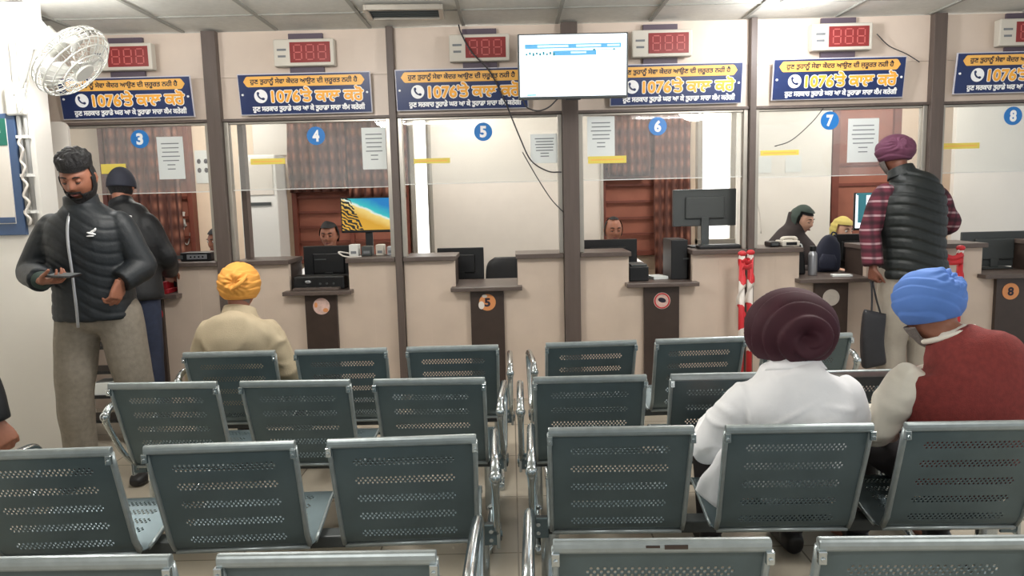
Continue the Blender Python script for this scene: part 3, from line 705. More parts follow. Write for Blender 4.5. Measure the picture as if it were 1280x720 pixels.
def bench_proto():
    t = thing('waiting_bench', 'x', 'bench', (0, 0, 0))
    sh = shell_mesh().mesh('seat_shell'); rails = MB(); 
    sh.shade_smooth()
    for k in (-1, 0, 1):
        X = k*.57
        o = put('seat_shell', sh if k == -1 else sh, 'steel_dark', t, solid=.0025); o.location = (X, 0, 0)
        tr_ = MB().loft([(-BW/2-.004, -.002, BT), (BW/2+.004, -.002, BT)], [(.0125, .0155)]*2, ref=(0, 1, 0), n=14, p=2.8).build('top_rail', 'steel_rim', o, local=True, smooth=False, bevel=.003)
        for sg in (-1, 1):
            pts = []; rd = []
            for s in np.linspace(.004, .42, 8):
                y, z = pr(s); kx = 1-.025*min(s, .4)/.4; pts.append((sg*(BW/2*kx), y, z)); rd.append((.008, .011))
            MB().loft(pts, rd, ref=(1, 0, 0), n=10, p=3).build('side_rail', 'steel_rim', o, local=True, smooth=True)
            c = MB().box((sg*(BW/2-.001), -.014, BT-.024), (.018, .014, .03)); c.cyl((sg*(BW/2-.001), -.022, BT-.026), .005, .006, 'Y', n=8)
            c.build('end_clip', 'chrome', o, local=True, bevel=.002)
            pts = [(sg*(BW/2*1.008), *pr(s)) for s in np.linspace(.47, SL-.02, 8)]
            MB().loft([(x, y, z-.004) for x, y, z in pts], [(.006, .009)]*8, ref=(1, 0, 0), n=8).build('seat_edge', 'steel_rim', o, local=True, smooth=True)
        MB().loft([(-BW/2*.97, .140, .348), (BW/2*.97, .140, .348)], [(.007, .008)]*2, ref=(0, 1, 0), n=10).build('rear_edge', 'steel_rim', o, local=True, smooth=True)
        MB().box((0, .3, .335), (.16, .2, .02)).box((0, .3, .350), (.30, .05, .02)).build('seat_bracket', 'black_plastic', o, local=True)
    MB().box((0, .3, .302), (1.76, .075, .045)).build('beam', 'grey_plastic', t, local=True, bevel=.006)
    for sg in (-1, 1):
        lg = MB().loft([(sg*.80, .3, .288), (sg*.80, .3, .2), (sg*.80, .3, .06)], [(.035, .028)]*3, n=14, p=3)
        lg.loft([(sg*.80, -.02, .025), (sg*.80, .08, .045), (sg*.80, .3, .07), (sg*.80, .48, .045), (sg*.80, .56, .025)], [(.022, .016)]*5, n=10, sub=3)
        lg.cyl((sg*.80, -.01, .012), .02, .024).cyl((sg*.80, .55, .012), .02, .024)
        lg.build('leg', 'chrome', t, local=True, smooth=True, remesh=.007, smooth_it=2)
        ar = MB().loft([(sg*.862, .26, .31), (sg*.862, .16, .40), (sg*.862, .07, .54), (sg*.862, .045, .60), (sg*.862, .075, .635), (sg*.862, .16, .645), (sg*.862, .36, .64), (sg*.862, .46, .625), (sg*.862, .485, .58), (sg*.862, .46, .50), (sg*.862, .38, .37), (sg*.862, .32, .31)], [(.013, .013)]*3+[(.016, .016)]*6+[(.013, .013)]*3, n=10, sub=5)
        a = ar.build('armrest', 'chrome', t, local=True, smooth=True)
        MB().ell((sg*.862, .042, .608), (.021, .02, .022)).build('armrest_knob', 'chrome', a, local=True, smooth=True)
        pl = MB().box((sg*.868, .29, .312), (.014, .13, .085)); b_ = pl.build('bolt_plate', 'chrome', t, local=True, bevel=.004)
        MB().cyl((sg*.86-.0, .26, .312), .011, .045, 'X', n=10).build('bolt', 'steel_dark', b_, local=True)
        MB().box((sg*.835, .235, .32), (.06, .01, .075)).build('corner_plate', 'steel_dark', t, local=True, bevel=.003)
        for dz in (-.016, .016): MB().cyl((sg*.842, .228, .32+dz), .0075, .008, 'Y', n=10).build('screw', 'chrome', t, local=True, smooth=False)
    return t
BEN = [(-0.882, 3.7, 0.2, 'steel three-seat bench left of the aisle, nearest the counters, seating the yellow turbaned man'), (0.97, 3.757, 2.8, 'steel three-seat bench right of the aisle, nearest the counters'),
       (-0.927, 3.045, -2.2, 'steel three-seat bench left of the aisle, second from the counters, all seats empty'), (0.885, 2.99, -0.6, 'steel three-seat bench right of the aisle, just in front of the maroon turbaned man'),
       (-0.93, 2.24, 1.8, 'steel three-seat bench left of the aisle, third from the counters, all seats empty'), (0.91, 2.29, -1.6, 'steel three-seat bench right of the aisle seating the maroon and blue turbaned men'),
       (-0.98, 1.505, -1, 'steel three-seat bench left of the aisle, nearest the camera, only back tops showing'), (0.88, 1.5, -1.9, 'steel three-seat bench right of the aisle, nearest the camera, with worn top rail')]
protoB = None
for x, y, rz, lb in BEN:
    b = bench_proto() if protoB is None else copy_tree(protoB)
    protoB = protoB or b
    b.location = (x, y, 0); b.rotation_euler = (0, 0, math.radians(rz)); tag(b, lb, 'bench', 'steel waiting benches')
b_ = [o for o in b.children if o.name.startswith('seat_shell')][0]; rl_ = [o for o in b_.children if o.name.startswith('top_rail')][0]
ch_ = MB().box((.03, -.0145, BT+.002), (.05, .003, .009)).box((-.02, -.0145, BT+.003), (.03, .003, .005)).build('chipped_paint', 'dark_panel', b_, local=True)

# ================================================================== STAFF SIDE THINGS
def curtain(name_label, x0, x1, z0, z1, y, folds=9):
    mb = MB(); n = folds*8; m_ = 10; V = []
    for j in range(m_+1):
        z = z1+(z0-z1)*j/m_
        for i in range(n+1):
            u = i/n; V.append((x0+(x1-x0)*u+.006*math.sin(j*.8+i), y+.028*math.sin(2*PI*folds*u+.4*math.sin(j*.5))*(.6+.4*j/m_), z))
    mb.add(V, [(j*(n+1)+i, j*(n+1)+i+1, (j+1)*(n+1)+i+1, (j+1)*(n+1)+i) for j in range(m_) for i in range(n)])
    t = thing('curtain', name_label, 'curtain', ((x0+x1)/2, y, z0))
    mb.build('cloth', 'curtain_brown', t, smooth=True, solid=.004)
    MB().cyl(((x0+x1)/2, y, z1+.01), .012, x1-x0, 'X', n=12).build('rail', 'alu', t, smooth=True)
    for xx in (x0+.03, x1-.03): MB().span(xx-.01, xx+.01, y-.005, 7.6, z1, z1+.02).build('rail_bracket', 'alu', t)
    return t
curtain('wide brown checked curtain behind counter three', -4.0, -3.27, .45, 2.42, 7.40, 8)
curtain('brown curtain drawn behind the glass of counter four, left part', -2.19, -1.62, 1.62, 2.44, 7.40, 6)
curtain('brown curtain drawn behind the glass of counter four, right part', -1.60, -1.02, 1.55, 2.44, 7.40, 6)
curtain('long brown curtain beside the barred window behind counter six', 1.44, 1.80, .6, 2.44, 7.38, 5)
curtain('short brown curtain over the barred window behind counter six', .98, 1.40, 1.70, 2.44, 7.40, 5)
t = thing('air_conditioner', 'tall white standing cabinet behind counter four', 'cabinet', (-2.36, 7.3, 0))
MB().span(-2.58, -2.23, 7.12, 7.45, .001, 1.98).build('body', 'white_plastic', t, bevel=.012)
MB().span(-2.55, -2.26, 7.11, 7.125, 1.60, 1.93).build('upper_grille', 'white_board', t, bevel=.004)
MB().span(-2.52, -2.29, 7.108, 7.121, 1.50, 1.53).build('vent_slot', 'grey_plastic', t)
tag(MB().span(-2.58, -2.22, 7.56, 7.599, 2.0, 2.5).build('white_board', 'white_board', bevel=.004), 'white board above the tall cabinet behind counter four', 'board')
t = thing('wall_poster', 'small white poster with four dark pictures behind counter three', 'poster', (-3.11, 7.598, 1.9))
MB().span(-3.19, -3.04, 7.59, 7.599, 1.74, 2.07).build('sheet', 'paper', t)
for dx in (-.035, .035):
    for dz in (-.03, .06): MB().ell((-3.115+dx, 7.588, 1.9+dz), (.02, .003, .025)).build('picture', 'sign_ink', t)
t = thing('intercom_phone', 'pale wall phone with cord behind counter three', 'telephone', (-3.3, 7.58, 1.3))
MB().span(-3.345, -3.285, 7.56, 7.599, 1.30, 1.46).build('base', 'off_white_plastic', t, bevel=.008)
MB().loft([(-3.33, 7.545, 1.45), (-3.325, 7.53, 1.42), (-3.32, 7.53, 1.34), (-3.32, 7.545, 1.31)], [(.02, .012), (.016, .01), (.016, .01), (.02, .012)], sub=3).build('handset', 'cable_white', t, smooth=True)
MB().tube([(-3.33, 7.55, 1.3), (-3.36, 7.54, 1.2), (-3.31, 7.54, 1.12), (-3.28, 7.55, 1.22), (-3.29, 7.57, 1.3)], .006, n=6, sub=5).build('cord', 'cable_white', t, smooth=True)

def monitor(label, x0, x1, z0, z1, y, stand_z, front=False, mat='black_plastic', group=None, tilt=0, yaw=0, screen=None, name='monitor'):
    cx, cz = (x0+x1)/2, (z0+z1)/2; W_, H_ = x1-x0, z1-z0
    t = thing(name, label, 'monitor', (cx, y, stand_z), group, yaw)
    zc = cz-stand_z
    MB().box((0, 0, zc), (W_, .028, H_)).build('casing', mat, t, local=True, bevel=.006)
    if screen:
        MB().box((0, -.0155, zc+.006), (W_-.02, .004, H_-.03)).build('screen', screen, t, local=True)
    else:
        MB().box((0, -.024, zc), (W_*.62, .024, H_*.6)).build('rear_bulge', mat, t, local=True, bevel=.01)
        if W_ > .3: MB().box((-W_*.16, -.0375, zc+H_*.12), (W_*.22, .004, .008)).build('vent_slot', 'grey_plastic', t, local=True)
    if zc-H_/2 > .03 or True:
        h0 = .012; h1 = max(.03, zc-H_*.25)
        sy_ = .03 if screen else -.03
        MB().box((0, sy_, (h0+h1)/2), (.06, .022, h1-h0)).build('neck', mat, t, local=True, bevel=.004)
        MB().box((0, 0, .007), (min(.24, W_*.8), .17, .012)).build('foot', mat, t, local=True, bevel=.005)
    return t
monitor('black monitor back filling the recess of counter four', -1.635, -1.235, .90, 1.175, 5.80, ST+.001)
t = monitor('lit monitor showing a beach picture on counter four ledge', -1.362, -.935, 1.265, 1.548, 5.96, .782, screen='beach_wallpaper')
monitor('black monitor standing behind counter five', -.605, -.225, .86, 1.12, 6.02, .782)
monitor('wide black monitor before the balding clerk', .56, 1.03, .86, 1.158, 6.02, .782)
monitor('grey monitor back standing high on the counter six ledge', 1.252, 1.738, 1.262, 1.545, 5.70, 1.101, mat='grey_plastic')
monitor('black monitor right of the woman at counter seven', 2.64, 2.93, .88, 1.155, 6.02, .782)
t = monitor('lit white monitor behind counter seven', 3.03, 3.24, 1.155, 1.485, 6.52, .782, screen='screen_white'); t['label'] = 'lit white upright monitor behind counter seven'
MB().box((-.04, -.018, .56), (.07, .002, .24)).box((.0, -.018, .69), (.18, .002, .02)).build('dark_page', 'screen_teal', t, local=True)
monitor('broad dark grey monitor on counter eight at right edge', 3.55, 4.05, .885, 1.16, 5.80, ST+.001, mat='grey_plastic')
t = thing('staff_shelf', 'small side table carrying the lit monitor behind counter seven', 'table', (3.13, 6.52, 0))
MB().span(2.9, 3.36, 6.38, 6.66, .752, .781).build('top', 'ledge_grey', t)
for dx in (-.2, .2): MB().span(3.13+dx-.015, 3.13+dx+.015, 6.42, 6.62, .001, .752).build('leg', 'dark_panel', t)
# printers, boxes and small things
t = thing('label_printer', 'dark squat printer under the monitor in counter four recess', 'printer', (-1.43, 5.55, ST))
MB().span(-1.63, -1.25, 5.46, 5.64, ST+.001, ST+.10).build('body', 'black_plastic', t, bevel=.01)
MB().span(-1.62, -1.28, 5.40, 5.46, ST+.001, ST+.02).build('paper_tray', 'ledge_grey', t, bevel=.003)
MB().ell((-1.52, 5.458, ST+.06), (.022, .004, .012)).build('badge', 'silver_zip', t)
for k in range(3): MB().cyl((-1.43+.05*k, 5.459, ST+.045), .008, .006, 'Y', n=12).build('button', 'grey_plastic', t)
def small_box(name, label, cat, x0, x1, y0, y1, z0, z1, mat, bevel=.006, extra=None, group=None):
    t = thing(name, label, cat, ((x0+x1)/2, (y0+y1)/2, z0), group)
    MB().span(x0, x1, y0, y1, z0+.0008, z1).build('body', mat, t, bevel=bevel)
    if extra: extra(t)
    return t
def modem_x(t):
    MB().span(-2.43, -2.28, 5.508, 5.512, 1.115, 1.15).build('front_plate', 'silver_zip', t)
    for k in range(4): MB().cyl((-2.40+.03*k, 5.507, 1.132), .007, .004, 'Y', n=10).build('knob', 'black_plastic', t)
    MB().span(-2.63, -2.46, 5.508, 5.512, 1.118, 1.145).build('vent_slot', 'grey_plastic', t)
small_box('amplifier_box', 'black device box with silver knobs on counter three ledge', 'device', -2.48, -2.25, 5.51, 5.68, 1.1, 1.165, 'black_plastic', extra=modem_x)
small_box('stapler_tray', 'red tray on the shelf of counter three', 'tray', -2.75, -2.55, 5.42, 5.58, ST, ST+.035, 'red_box', extra=lambda t: MB().span(-2.6, -2.565, 5.44, 5.56, ST+.036, ST+.09).build('upright_flap', 'red_box', t, bevel=.004))
small_box('receipt_printer', 'black receipt printer standing on counter three shelf', 'printer', -2.72, -2.53, 5.62, 5.80, ST, 1.09, 'black_plastic', bevel=.015, extra=lambda t: MB().span(-2.69, -2.56, 5.61, 5.622, 1.02, 1.03).build('paper_slot', 'grey_plastic', t))
for k, (x, ww, h, mt, lb) in enumerate(((-1.20, .07, .09, 'white_plastic', 'white adapter leftmost under the beach monitor'), (-1.10, .08, .075, 'grey_plastic', 'grey device second under the beach monitor'), (-1.0, .06, .085, 'off_white_plastic', 'cream box third under the beach monitor'), (-.92, .05, .07, 'silver_zip', 'silver box rightmost under the beach monitor'))):
    small_box('adapter_box', lb, 'device', x-ww/2, x+ww/2, 5.6, 5.7, 1.1, 1.1+h, mt, group='small devices on counter four ledge', extra=lambda t, x=x, ww=ww: MB().span(x-ww*.3, x+ww*.3, 5.597, 5.601, 1.12, 1.14).build('front_label', 'paper_ink', t))
cable([(-1.22, 5.62, 1.12), (-1.30, 5.55, 1.14), (-1.26, 5.5, 1.115), (-1.20, 5.47, 1.106), (-1.12, 5.5, 1.106)], .006, 'cable_white', 'white lead lying on counter four ledge beside the printer')
def cpu_x(t):
    MB().span(1.30, 1.44, 5.548, 5.552, 1.02, 1.03).build('slot', 'grey_plastic', t)
small_box('computer_tower', 'black computer tower standing in counter six recess', 'computer', 1.21, 1.335, 5.55, 5.86, ST, 1.17, 'black_plastic', extra=cpu_x)
small_box('document_scanner', 'dark scanner left inside counter six recess', 'scanner', .885, 1.03, 5.5, 5.75, ST, ST+.11, 'black_plastic', extra=lambda t: MB().span(.9, 1.02, 5.51, 5.74, ST+.111, ST+.125).build('lid', 'grey_plastic', t, bevel=.004))
tag(MB().box((1.12, 5.66, ST+.012), (.12, .16, .022), rot=(.0, 0, .25)).build('paper_stack', 'paper', bevel=.002), 'white papers lying in the recess of counter six', 'papers')
small_box('keyboard_box', 'long dark keyboard on the ledge under the grey monitor', 'keyboard', 1.40, 1.72, 5.46, 5.58, 1.1, 1.125, 'black_plastic', bevel=.005, extra=lambda t: MB().span(1.42, 1.70, 5.47, 5.57, 1.1251, 1.131).build('keys', 'grey_plastic', t))
def phone_x(t):
    MB().loft([(2.045, 5.56, 1.15), (2.06, 5.555, 1.165), (2.14, 5.555, 1.165), (2.155, 5.56, 1.15)], [(.018, .014), (.013, .011), (.013, .011), (.018, .014)], ref=(0, 1, 0), sub=3).build('handset', 'off_white_plastic', t, smooth=True)
    MB().span(2.06, 2.14, 5.498, 5.503, 1.112, 1.135).build('keypad', 'black_plastic', t)
small_box('desk_telephone', 'cream desk telephone on counter seven ledge', 'telephone', 2.03, 2.165, 5.5, 5.66, 1.1, 1.145, 'off_white_plastic', bevel=.01, extra=phone_x)
small_box('card_reader', 'dark card reader left of the cream telephone', 'device', 1.94, 2.015, 5.5, 5.64, 1.1, 1.14, 'black_plastic', bevel=.01, extra=lambda t: MB().span(1.955, 2.0, 5.497, 5.502, 1.112, 1.13).build('display', 'grey_plastic', t))
t = thing('water_bottle', 'slim steel bottle with black cap in counter seven recess', 'bottle', (2.31, 5.62, ST))
MB().loft([(2.31, 5.62, ST+.001), (2.31, 5.62, ST+.01), (2.31, 5.62, ST+.15), (2.31, 5.62, ST+.175), (2.31, 5.62, ST+.185)], [.028, .033, .033, .024, .02], n=20, sub=2).build('body', 'silver_zip', t, smooth=True)
MB().cyl((2.31, 5.62, ST+.205), .024, .04, n=20).build('cap', 'black_plastic', t, bevel=.004)
t = thing('handbag', 'pale and dark handbag beside the slim bottle', 'bag', (2.215, 5.70, ST))
MB().box((2.215, 5.70, ST+.10), (.12, .1, .198), taper=.8).build('body', 'black_plastic', t, bevel=.015)
MB().tube([(2.175, 5.68, ST+.19), (2.19, 5.68, ST+.235), (2.24, 5.68, ST+.235), (2.255, 5.68, ST+.19)], .006, sub=5).build('strap', 'paper', t, smooth=True)
tag(MB().box((2.48, 5.50, ST+.008), (.14, .09, .014), rot=(0, 0, -.2)).build('paper_slip', 'paper', bevel=.002), 'white slip on the shelf of counter seven beneath the hand', 'papers')
t = thing('backpack', 'dark navy backpack standing between the woman and the black monitor', 'bag', (2.52, 5.86, ST))
MB().loft([(2.52, 5.87, ST+.001), (2.52, 5.87, ST+.03), (2.53, 5.87, ST+.14), (2.55, 5.87, ST+.24), (2.57, 5.87, ST+.28)], [(.09, .05), (.105, .06), (.10, .06), (.07, .05), (.03, .025)], n=24, sub=4, p=2.8).build('bag_body', 'navy_cloth', t, smooth=True)
MB().loft([(2.50, 5.80, ST+.02), (2.505, 5.80, ST+.09), (2.51, 5.81, ST+.14)], [(.06, .02), (.07, .025), (.05, .012)], n=18, sub=3, p=3).build('front_pocket', 'navy_cloth', t, smooth=True)
MB().tube([(2.55, 5.87, ST+.27), (2.565, 5.87, ST+.31), (2.595, 5.87, ST+.30), (2.59, 5.87, ST+.27)], .007, sub=4).build('grab_handle', 'navy_cloth', t, smooth=True)
t = thing('wall_socket', 'small white wall socket with lead behind counter seven', 'socket', (2.36, 7.43, 1.46)); MB().span(2.34, 2.40, 7.42, 7.4395, 1.35, 1.48).build('plate', 'white_plastic', t, bevel=.004)
for z in (1.39, 1.44): MB().cyl((2.37, 7.419, z), .012, .004, 'Y', n=12).build('outlet', 'grey_plastic', t)
MB().tube([(2.37, 7.41, 1.44), (2.45, 7.41, 1.46), (2.5, 7.41, 1.3), (2.52, 7.41, 1.1)], .005, sub=5).build('lead', 'cable_white', t, smooth=True)
for x, lb in ((2.46, 'faint paper left on the white screen behind counter seven'), (2.76, 'faint paper right on the white screen behind counter seven')):
    tag(MB().span(x, x+.16, 7.435, 7.4395, 1.70, 1.86).build('pinned_paper', 'paper'), lb, 'notice')

def office_chair(label, x, y, rz=0, group='staff chairs', ztop=1.0):
    t = thing('office_chair', label, 'chair', (x, y, 0), group, rz)
    MB().box((0, 0, .47), (.46, .46, .07)).build('seat', 'black_plastic', t, local=True, bevel=.025)
    MB().loft([(0, -.24, .56), (0, -.26, .75), (0, -.27, ztop-.06), (0, -.27, ztop)], [(.20, .03), (.22, .03), (.20, .028), (.13, .02)], n=24, sub=4, p=3).build('backrest', 'black_plastic', t, local=True, smooth=True)
    MB().tube([(0, -.1, .44), (0, -.28, .44), (0, -.3, .6)], .018, sub=4).build('back_bar', 'grey_plastic', t, local=True, smooth=True)
    MB().cyl((0, 0, .25), .03, .37).build('gas_post', 'grey_plastic', t, local=True)
    for k in range(5):
        a = 2*PI*k/5
        MB().loft([(0, 0, .085), (.26*math.cos(a), .26*math.sin(a), .06)], [.025, .016], n=8).build('base_arm', 'black_plastic', t, local=True)
        MB().cyl((.26*math.cos(a), .26*math.sin(a), .026), .025, .02, 'X', n=12).build('caster', 'black_plastic', t, local=True)
    return t
# ------------------------------------------------ barrier posts wrapped with tape
BARW = [(1.642, 5.22, 1.09, 'red and white taped post left of the maroon turban, left of its pair'), (1.728, 5.30, 1.09, 'red and white taped post left of the maroon turban, right of its pair'),
        (3.075, 5.25, 1.10, 'red and white taped post right of the vest wearer, left of its pair'), (3.215, 5.25, 1.10, 'red and white taped post right of the vest wearer, right of its pair')]
protoP = None
for x, y, h, lb in BARW:
    if protoP is None:
        p = thing('barrier_post', lb, 'post', (x, y, 0), 'taped barrier posts')
        MB().cyl((0, 0, .012), .05, .022, n=24).build('base', 'grey_plastic', p, local=True, bevel=.004)
        MB().cyl((0, 0, .555), .021, 1.065, n=18).build('tube', 'barrier_tape', p, local=True, smooth=True)
        tp = MB()
        tp.loft([(.024*math.cos(a), .024*math.sin(a), .62+.045*a) for a in np.linspace(0, 10, 60)], [(.004, .018)]*60, ref=(0, 0, 1), n=6)
        tp.build('tape_winding', 'barrier_tape', p, local=True, smooth=True)
        MB().ell((0, 0, 1.08), (.03, .03, .022)).build('tape_knot', 'red', p, local=True, smooth=True)
        protoP = p
    else:
        p = copy_tree(protoP); p.location = (x, y, 0); tag(p, lb)
    OFF[p.name] = (x, y, 0)
for (a, b, lb) in ((0, 1, 'tape strip strung between the left pair of posts'), (2, 3, 'tape strip strung between the right pair of posts')):
    A_, B_ = BARW[a], BARW[b]; mb = MB()
    for dz, sag in ((-.03, .03), (-.08, .01)):
        mb.loft([(A_[0]+(B_[0]-A_[0])*u, A_[1]+(B_[1]-A_[1])*u-.03, 1.07+dz-sag*math.sin(PI*u)) for u in np.linspace(0, 1, 8)], [(.003, .022)]*8, ref=(0, -1, 0), n=6)
    o = mb.build('barrier_tape', 'barrier_tape', smooth=True); tag(o, lb, 'tape', 'strung barrier tapes')

# ================================================================== PEOPLE
V3 = lambda *a: np.array(a, float)
def lerp(a, b, t): return np.asarray(a, float)*(1-t)+np.asarray(b, float)*t
def sphere_dirs(nu, nv):
    D = []; F = []
    for i in range(nv+1):
        a = PI*i/nv
        for j in range(nu): D.append((math.sin(a)*math.sin(2*PI*j/nu), math.sin(a)*math.cos(2*PI*j/nu), math.cos(a)))
    for i in range(nv):
        for j in range(nu): F.append((i*nu+j, (i+1)*nu+j, (i+1)*nu+(j+1) % nu, i*nu+(j+1) % nu))
    return np.array(D), F
def head_surf(D, fem=False):
    x, y, z = D[:, 0], D[:, 1], D[:, 2]
    t = np.clip(-z, 0, 1); P = np.stack([x*.077, y*.098, z*.118], 1)
    P[:, 0] *= 1-(.30 if fem else .24)*t**1.6
    P[:, 1] *= np.where(y < 0, 1-.38*t, 1-.05*t)
    f = (y > .2).astype(float); X, Z = P[:, 0], P[:, 2]; G = lambda u, s: np.exp(-(u/s)**2)
    dy = .020*G(X, .0115)*np.where(Z < -.018, G(Z+.018, .012), G(Z+.018, .034)) + .006*G(np.abs(X)-.012, .008)*G(Z+.022, .009)
    dy += -.013*G(np.abs(X)-.032, .017)*G(Z-.014, .013) + .005*G(np.abs(X)-.028, .024)*G(Z-.038, .009)
    dy += .0065*G(X, .021)*(G(Z+.049, .0055)+G(Z+.062, .006)) - .004*G(X, .022)*G(Z+.0555, .003)
    dy += .010*G(X, .022)*G(Z+.098, .016) + .004*G(np.abs(X)-.042, .018)*G(Z+.02, .022) - .005*G(Z+.078, .008)*G(X, .03)
    P[:, 1] += dy*f
    return P
def face_R(yaw, pt=0, rl=0):
    return np.array((Matrix.Rotation(yaw, 3, 'Z') @ Matrix.Rotation(pt, 3, 'X') @ Matrix.Rotation(rl, 3, 'Y')))
def add_head(mb, c, R, fem=False, s=1, nu=72, nv=60):
    D, F = sphere_dirs(nu, nv); P = head_surf(D, fem)*s
    mb.add(P @ R.T + c, F)
    for sg in (-1, 1):
        e = MB().ell((sg*.076, -.006, -.004), (.010, .022, .033), rot=(.2, 0, sg*.35)); e.torus((sg*.081, -.006, .0), .022, .005, rot=(0, PI/2, sg*.35), n=18, m_=6, sy=.7)
        mb.add(np.array(e.v)*s @ R.T + c, e.f)
def head_shell(c, R, cond, off, fem=False, s=1, nu=96, nv=80):
    D, F = sphere_dirs(nu, nv); P = head_surf(D, fem); k = cond(D, P)
    use = [f for f in F if all(k[i] for i in f)]
    Q = (P + D*off(D, P)[:, None])*s @ R.T + c
    idx = sorted({i for f in use for i in f}); mp = {i: n for n, i in enumerate(idx)}
    mb = MB(); mb.add(Q[idx], [tuple(mp[i] for i in f) for f in use]); return mb
def add_hand(mb, wr, f, n, sgn, curl=(.5, .6, .5), s=1, thumb=.5):
    """f along the fingers, n where the palm faces, sgn = side of the thumb along cross(f,n)"""
    f = unit(f); n = unit(np.asarray(n)-f*np.dot(n, f)); sd = np.cross(f, n)*sgn; wr = np.asarray(wr, float)
    mb.loft([wr-f*.015*s, wr+f*.02*s, wr+f*.055*s, wr+f*.088*s], [(.026*s, .019*s), (.034*s, .018*s), (.042*s, .016*s), (.042*s, .013*s)], ref=sd, n=16, sub=3, p=2.6)
    for i, L in enumerate((.074, .082, .076, .06)):
        b = wr+f*(.082-.003*abs(i-1))*s+sd*(.032-.0213*i)*s; a = 0; d0 = unit(f+sd*(.10-.066*i)); r = .0092*s; pts = [b]; p = b
        for q, (fr, cu) in enumerate(zip((.45, .31, .24), curl)):
            a += cu*(1+.08*i); p = p+(math.cos(a)*d0+math.sin(a)*n)*L*fr*s; pts.append(p)
        mb.loft(pts, [r, r*.95, r*.88, r*.72], ref=sd, n=10, sub=3)
        mb.ell(pts[-1], (r*.72,)*3, nu=10, nv=8)
    b = wr+f*.025*s+sd*.026*s; d1 = unit(f*.65+sd*.65+n*.35); d2 = unit(f*(.85)+sd*(.35-thumb*.5)+n*(.3+thumb*.5))
    p1 = b+d1*.042*s; p2 = p1+d2*.032*s; p3 = p2+unit(d2+n*.2)*.024*s
    mb.loft([b-d1*.012*s, b, p1, p2, p3], [.015*s, .015*s, .0118*s, .0105*s, .008*s], n=10, sub=3); mb.ell(p3, (.008*s,)*3, nu=10, nv=8)
def spine(J):
    S = lerp(J['sl'], J['sr'], .5); return S
def torso(J, m=0, hem=.08, k=1.0, collar=.0, flat=1.0, belly=0):
    P, N = V3(*J['pelvis']), V3(*J['neck']); S = spine(J); lat = unit(V3(*J['sr'])-V3(*J['sl'])); hw = np.linalg.norm(V3(*J['sr'])-V3(*J['sl']))/2
    d = unit(P-lerp(P, S, .5)); mb = MB()
    pts = [P+d*hem, P+d*hem*.5, P, lerp(P, S, .33), lerp(P, S, .66), lerp(P, S, .88), S+unit(N-S)*.012, lerp(S, N, .62), N, N+unit(N-S)*(.02+collar)]
    q = k
    rad = [(.165*q+m, .125*q+m), (.168*q+m, .128*q+m), (.165*q+m, .125*q+m+belly), (.155*q+m, .118*q+m+belly), (max(.165*q, hw*.92)+m, .12*q+m), (hw*.98+m*.6, .112*q+m), (hw*.86+m*.5, .088*q+m), (.088+m*.7, .076+m), (.060+m*.6, .062+m*.6), (.058+m*.5, .060+m*.5)]
    rad = [(a, b*flat) for a, b in rad]
    mb.loft(pts, rad, ref=lat, n=28, sub=4, p=2.25); return mb
def sleeve(mb, J, sd, m=0, upto=1.0, start=0.0, r=(.053, .045, .036), inset=.12, drop=.028):
    S, E, W = V3(*J['s'+sd]), V3(*J['e'+sd]), V3(*J['w'+sd])
    S = lerp(S, spine(J), inset)-V3(0, 0, drop)
    pts = [S, lerp(S, E, .3), lerp(S, E, .7), E, lerp(E, W, .35), lerp(E, W, upto)]
    rad = [r[0]*.9+m, r[0]*.98+m, r[1]*1.05+m, r[1]+m, r[1]*.96+m, r[2]+m]
    mb.loft(pts, rad, ref=(.2, .3, .9), n=18, sub=4); mb.ell(S, (r[0]*.9+m*.8,)*3, nu=18, nv=12)
def legs(mb, J, m=0, r=(.085, .06, .042), ends=(1, 1)):
    for sd, e in zip('lr', ends):
        H, K, A = V3(*J['h'+sd]), V3(*J['k'+sd]), V3(*J['a'+sd])
        mb.loft([H, lerp(H, K, .5), K, lerp(K, A, .4), lerp(K, A, e)], [r[0]+m, (r[0]*.6+r[1]*.4)+m, r[1]+m, r[1]*.95+m, r[2]+m], ref=(.9, .1, .1), n=18, sub=4); mb.ell(H, (r[0]+m,)*3); mb.ell(K, (r[1]+m,)*3)
def shoes(J, parent, mat, yaw):
    for sd in 'lr':
        A = V3(*J['a'+sd]); f = V3(-math.sin(yaw), math.cos(yaw), 0); z0 = J.get('floor', 0)
        mb = MB().loft([A*V3(1, 1, 0)-f*.06+V3(0, 0, z0+.045), A*V3(1, 1, 0)-f*.03+V3(0, 0, z0+.05), A*V3(1, 1, 0)+f*.06+V3(0, 0, z0+.042), A*V3(1, 1, 0)+f*.14+V3(0, 0, z0+.034), A*V3(1, 1, 0)+f*.185+V3(0, 0, z0+.026)], [(.032, .042), (.04, .048), (.045, .04), (.046, .032), (.028, .022)], ref=(f[1], -f[0], 0), n=16, sub=3, p=2.6)
        mb.loft([A*V3(1, 1, 0)+V3(0, 0, z0+.05), A+V3(0, 0, .02)], [.045, .045], n=14)
        mb.build('shoe', mat, parent, smooth=True, remesh=.008, smooth_it=2)
def add_lids(t, R, c, skin, hs=1):
    for sg in (-1, 1):
        l = MB().ell(c+R @ (V3(sg*.031, .0785, .0155)*hs), (.0142*hs, .0135*hs, .0125*hs), nu=18, nv=12).build('eyelid', skin, t, smooth=True)
        MB().loft([c+R @ (V3(sg*x, y, z)*hs) for x, y, z in ((.019, .0855, .008), (.031, .0925, .005), (.043, .0835, .008))], [.0012, .002, .0012], n=6, sub=3).build('lashes', 'hair_black', l, smooth=True)
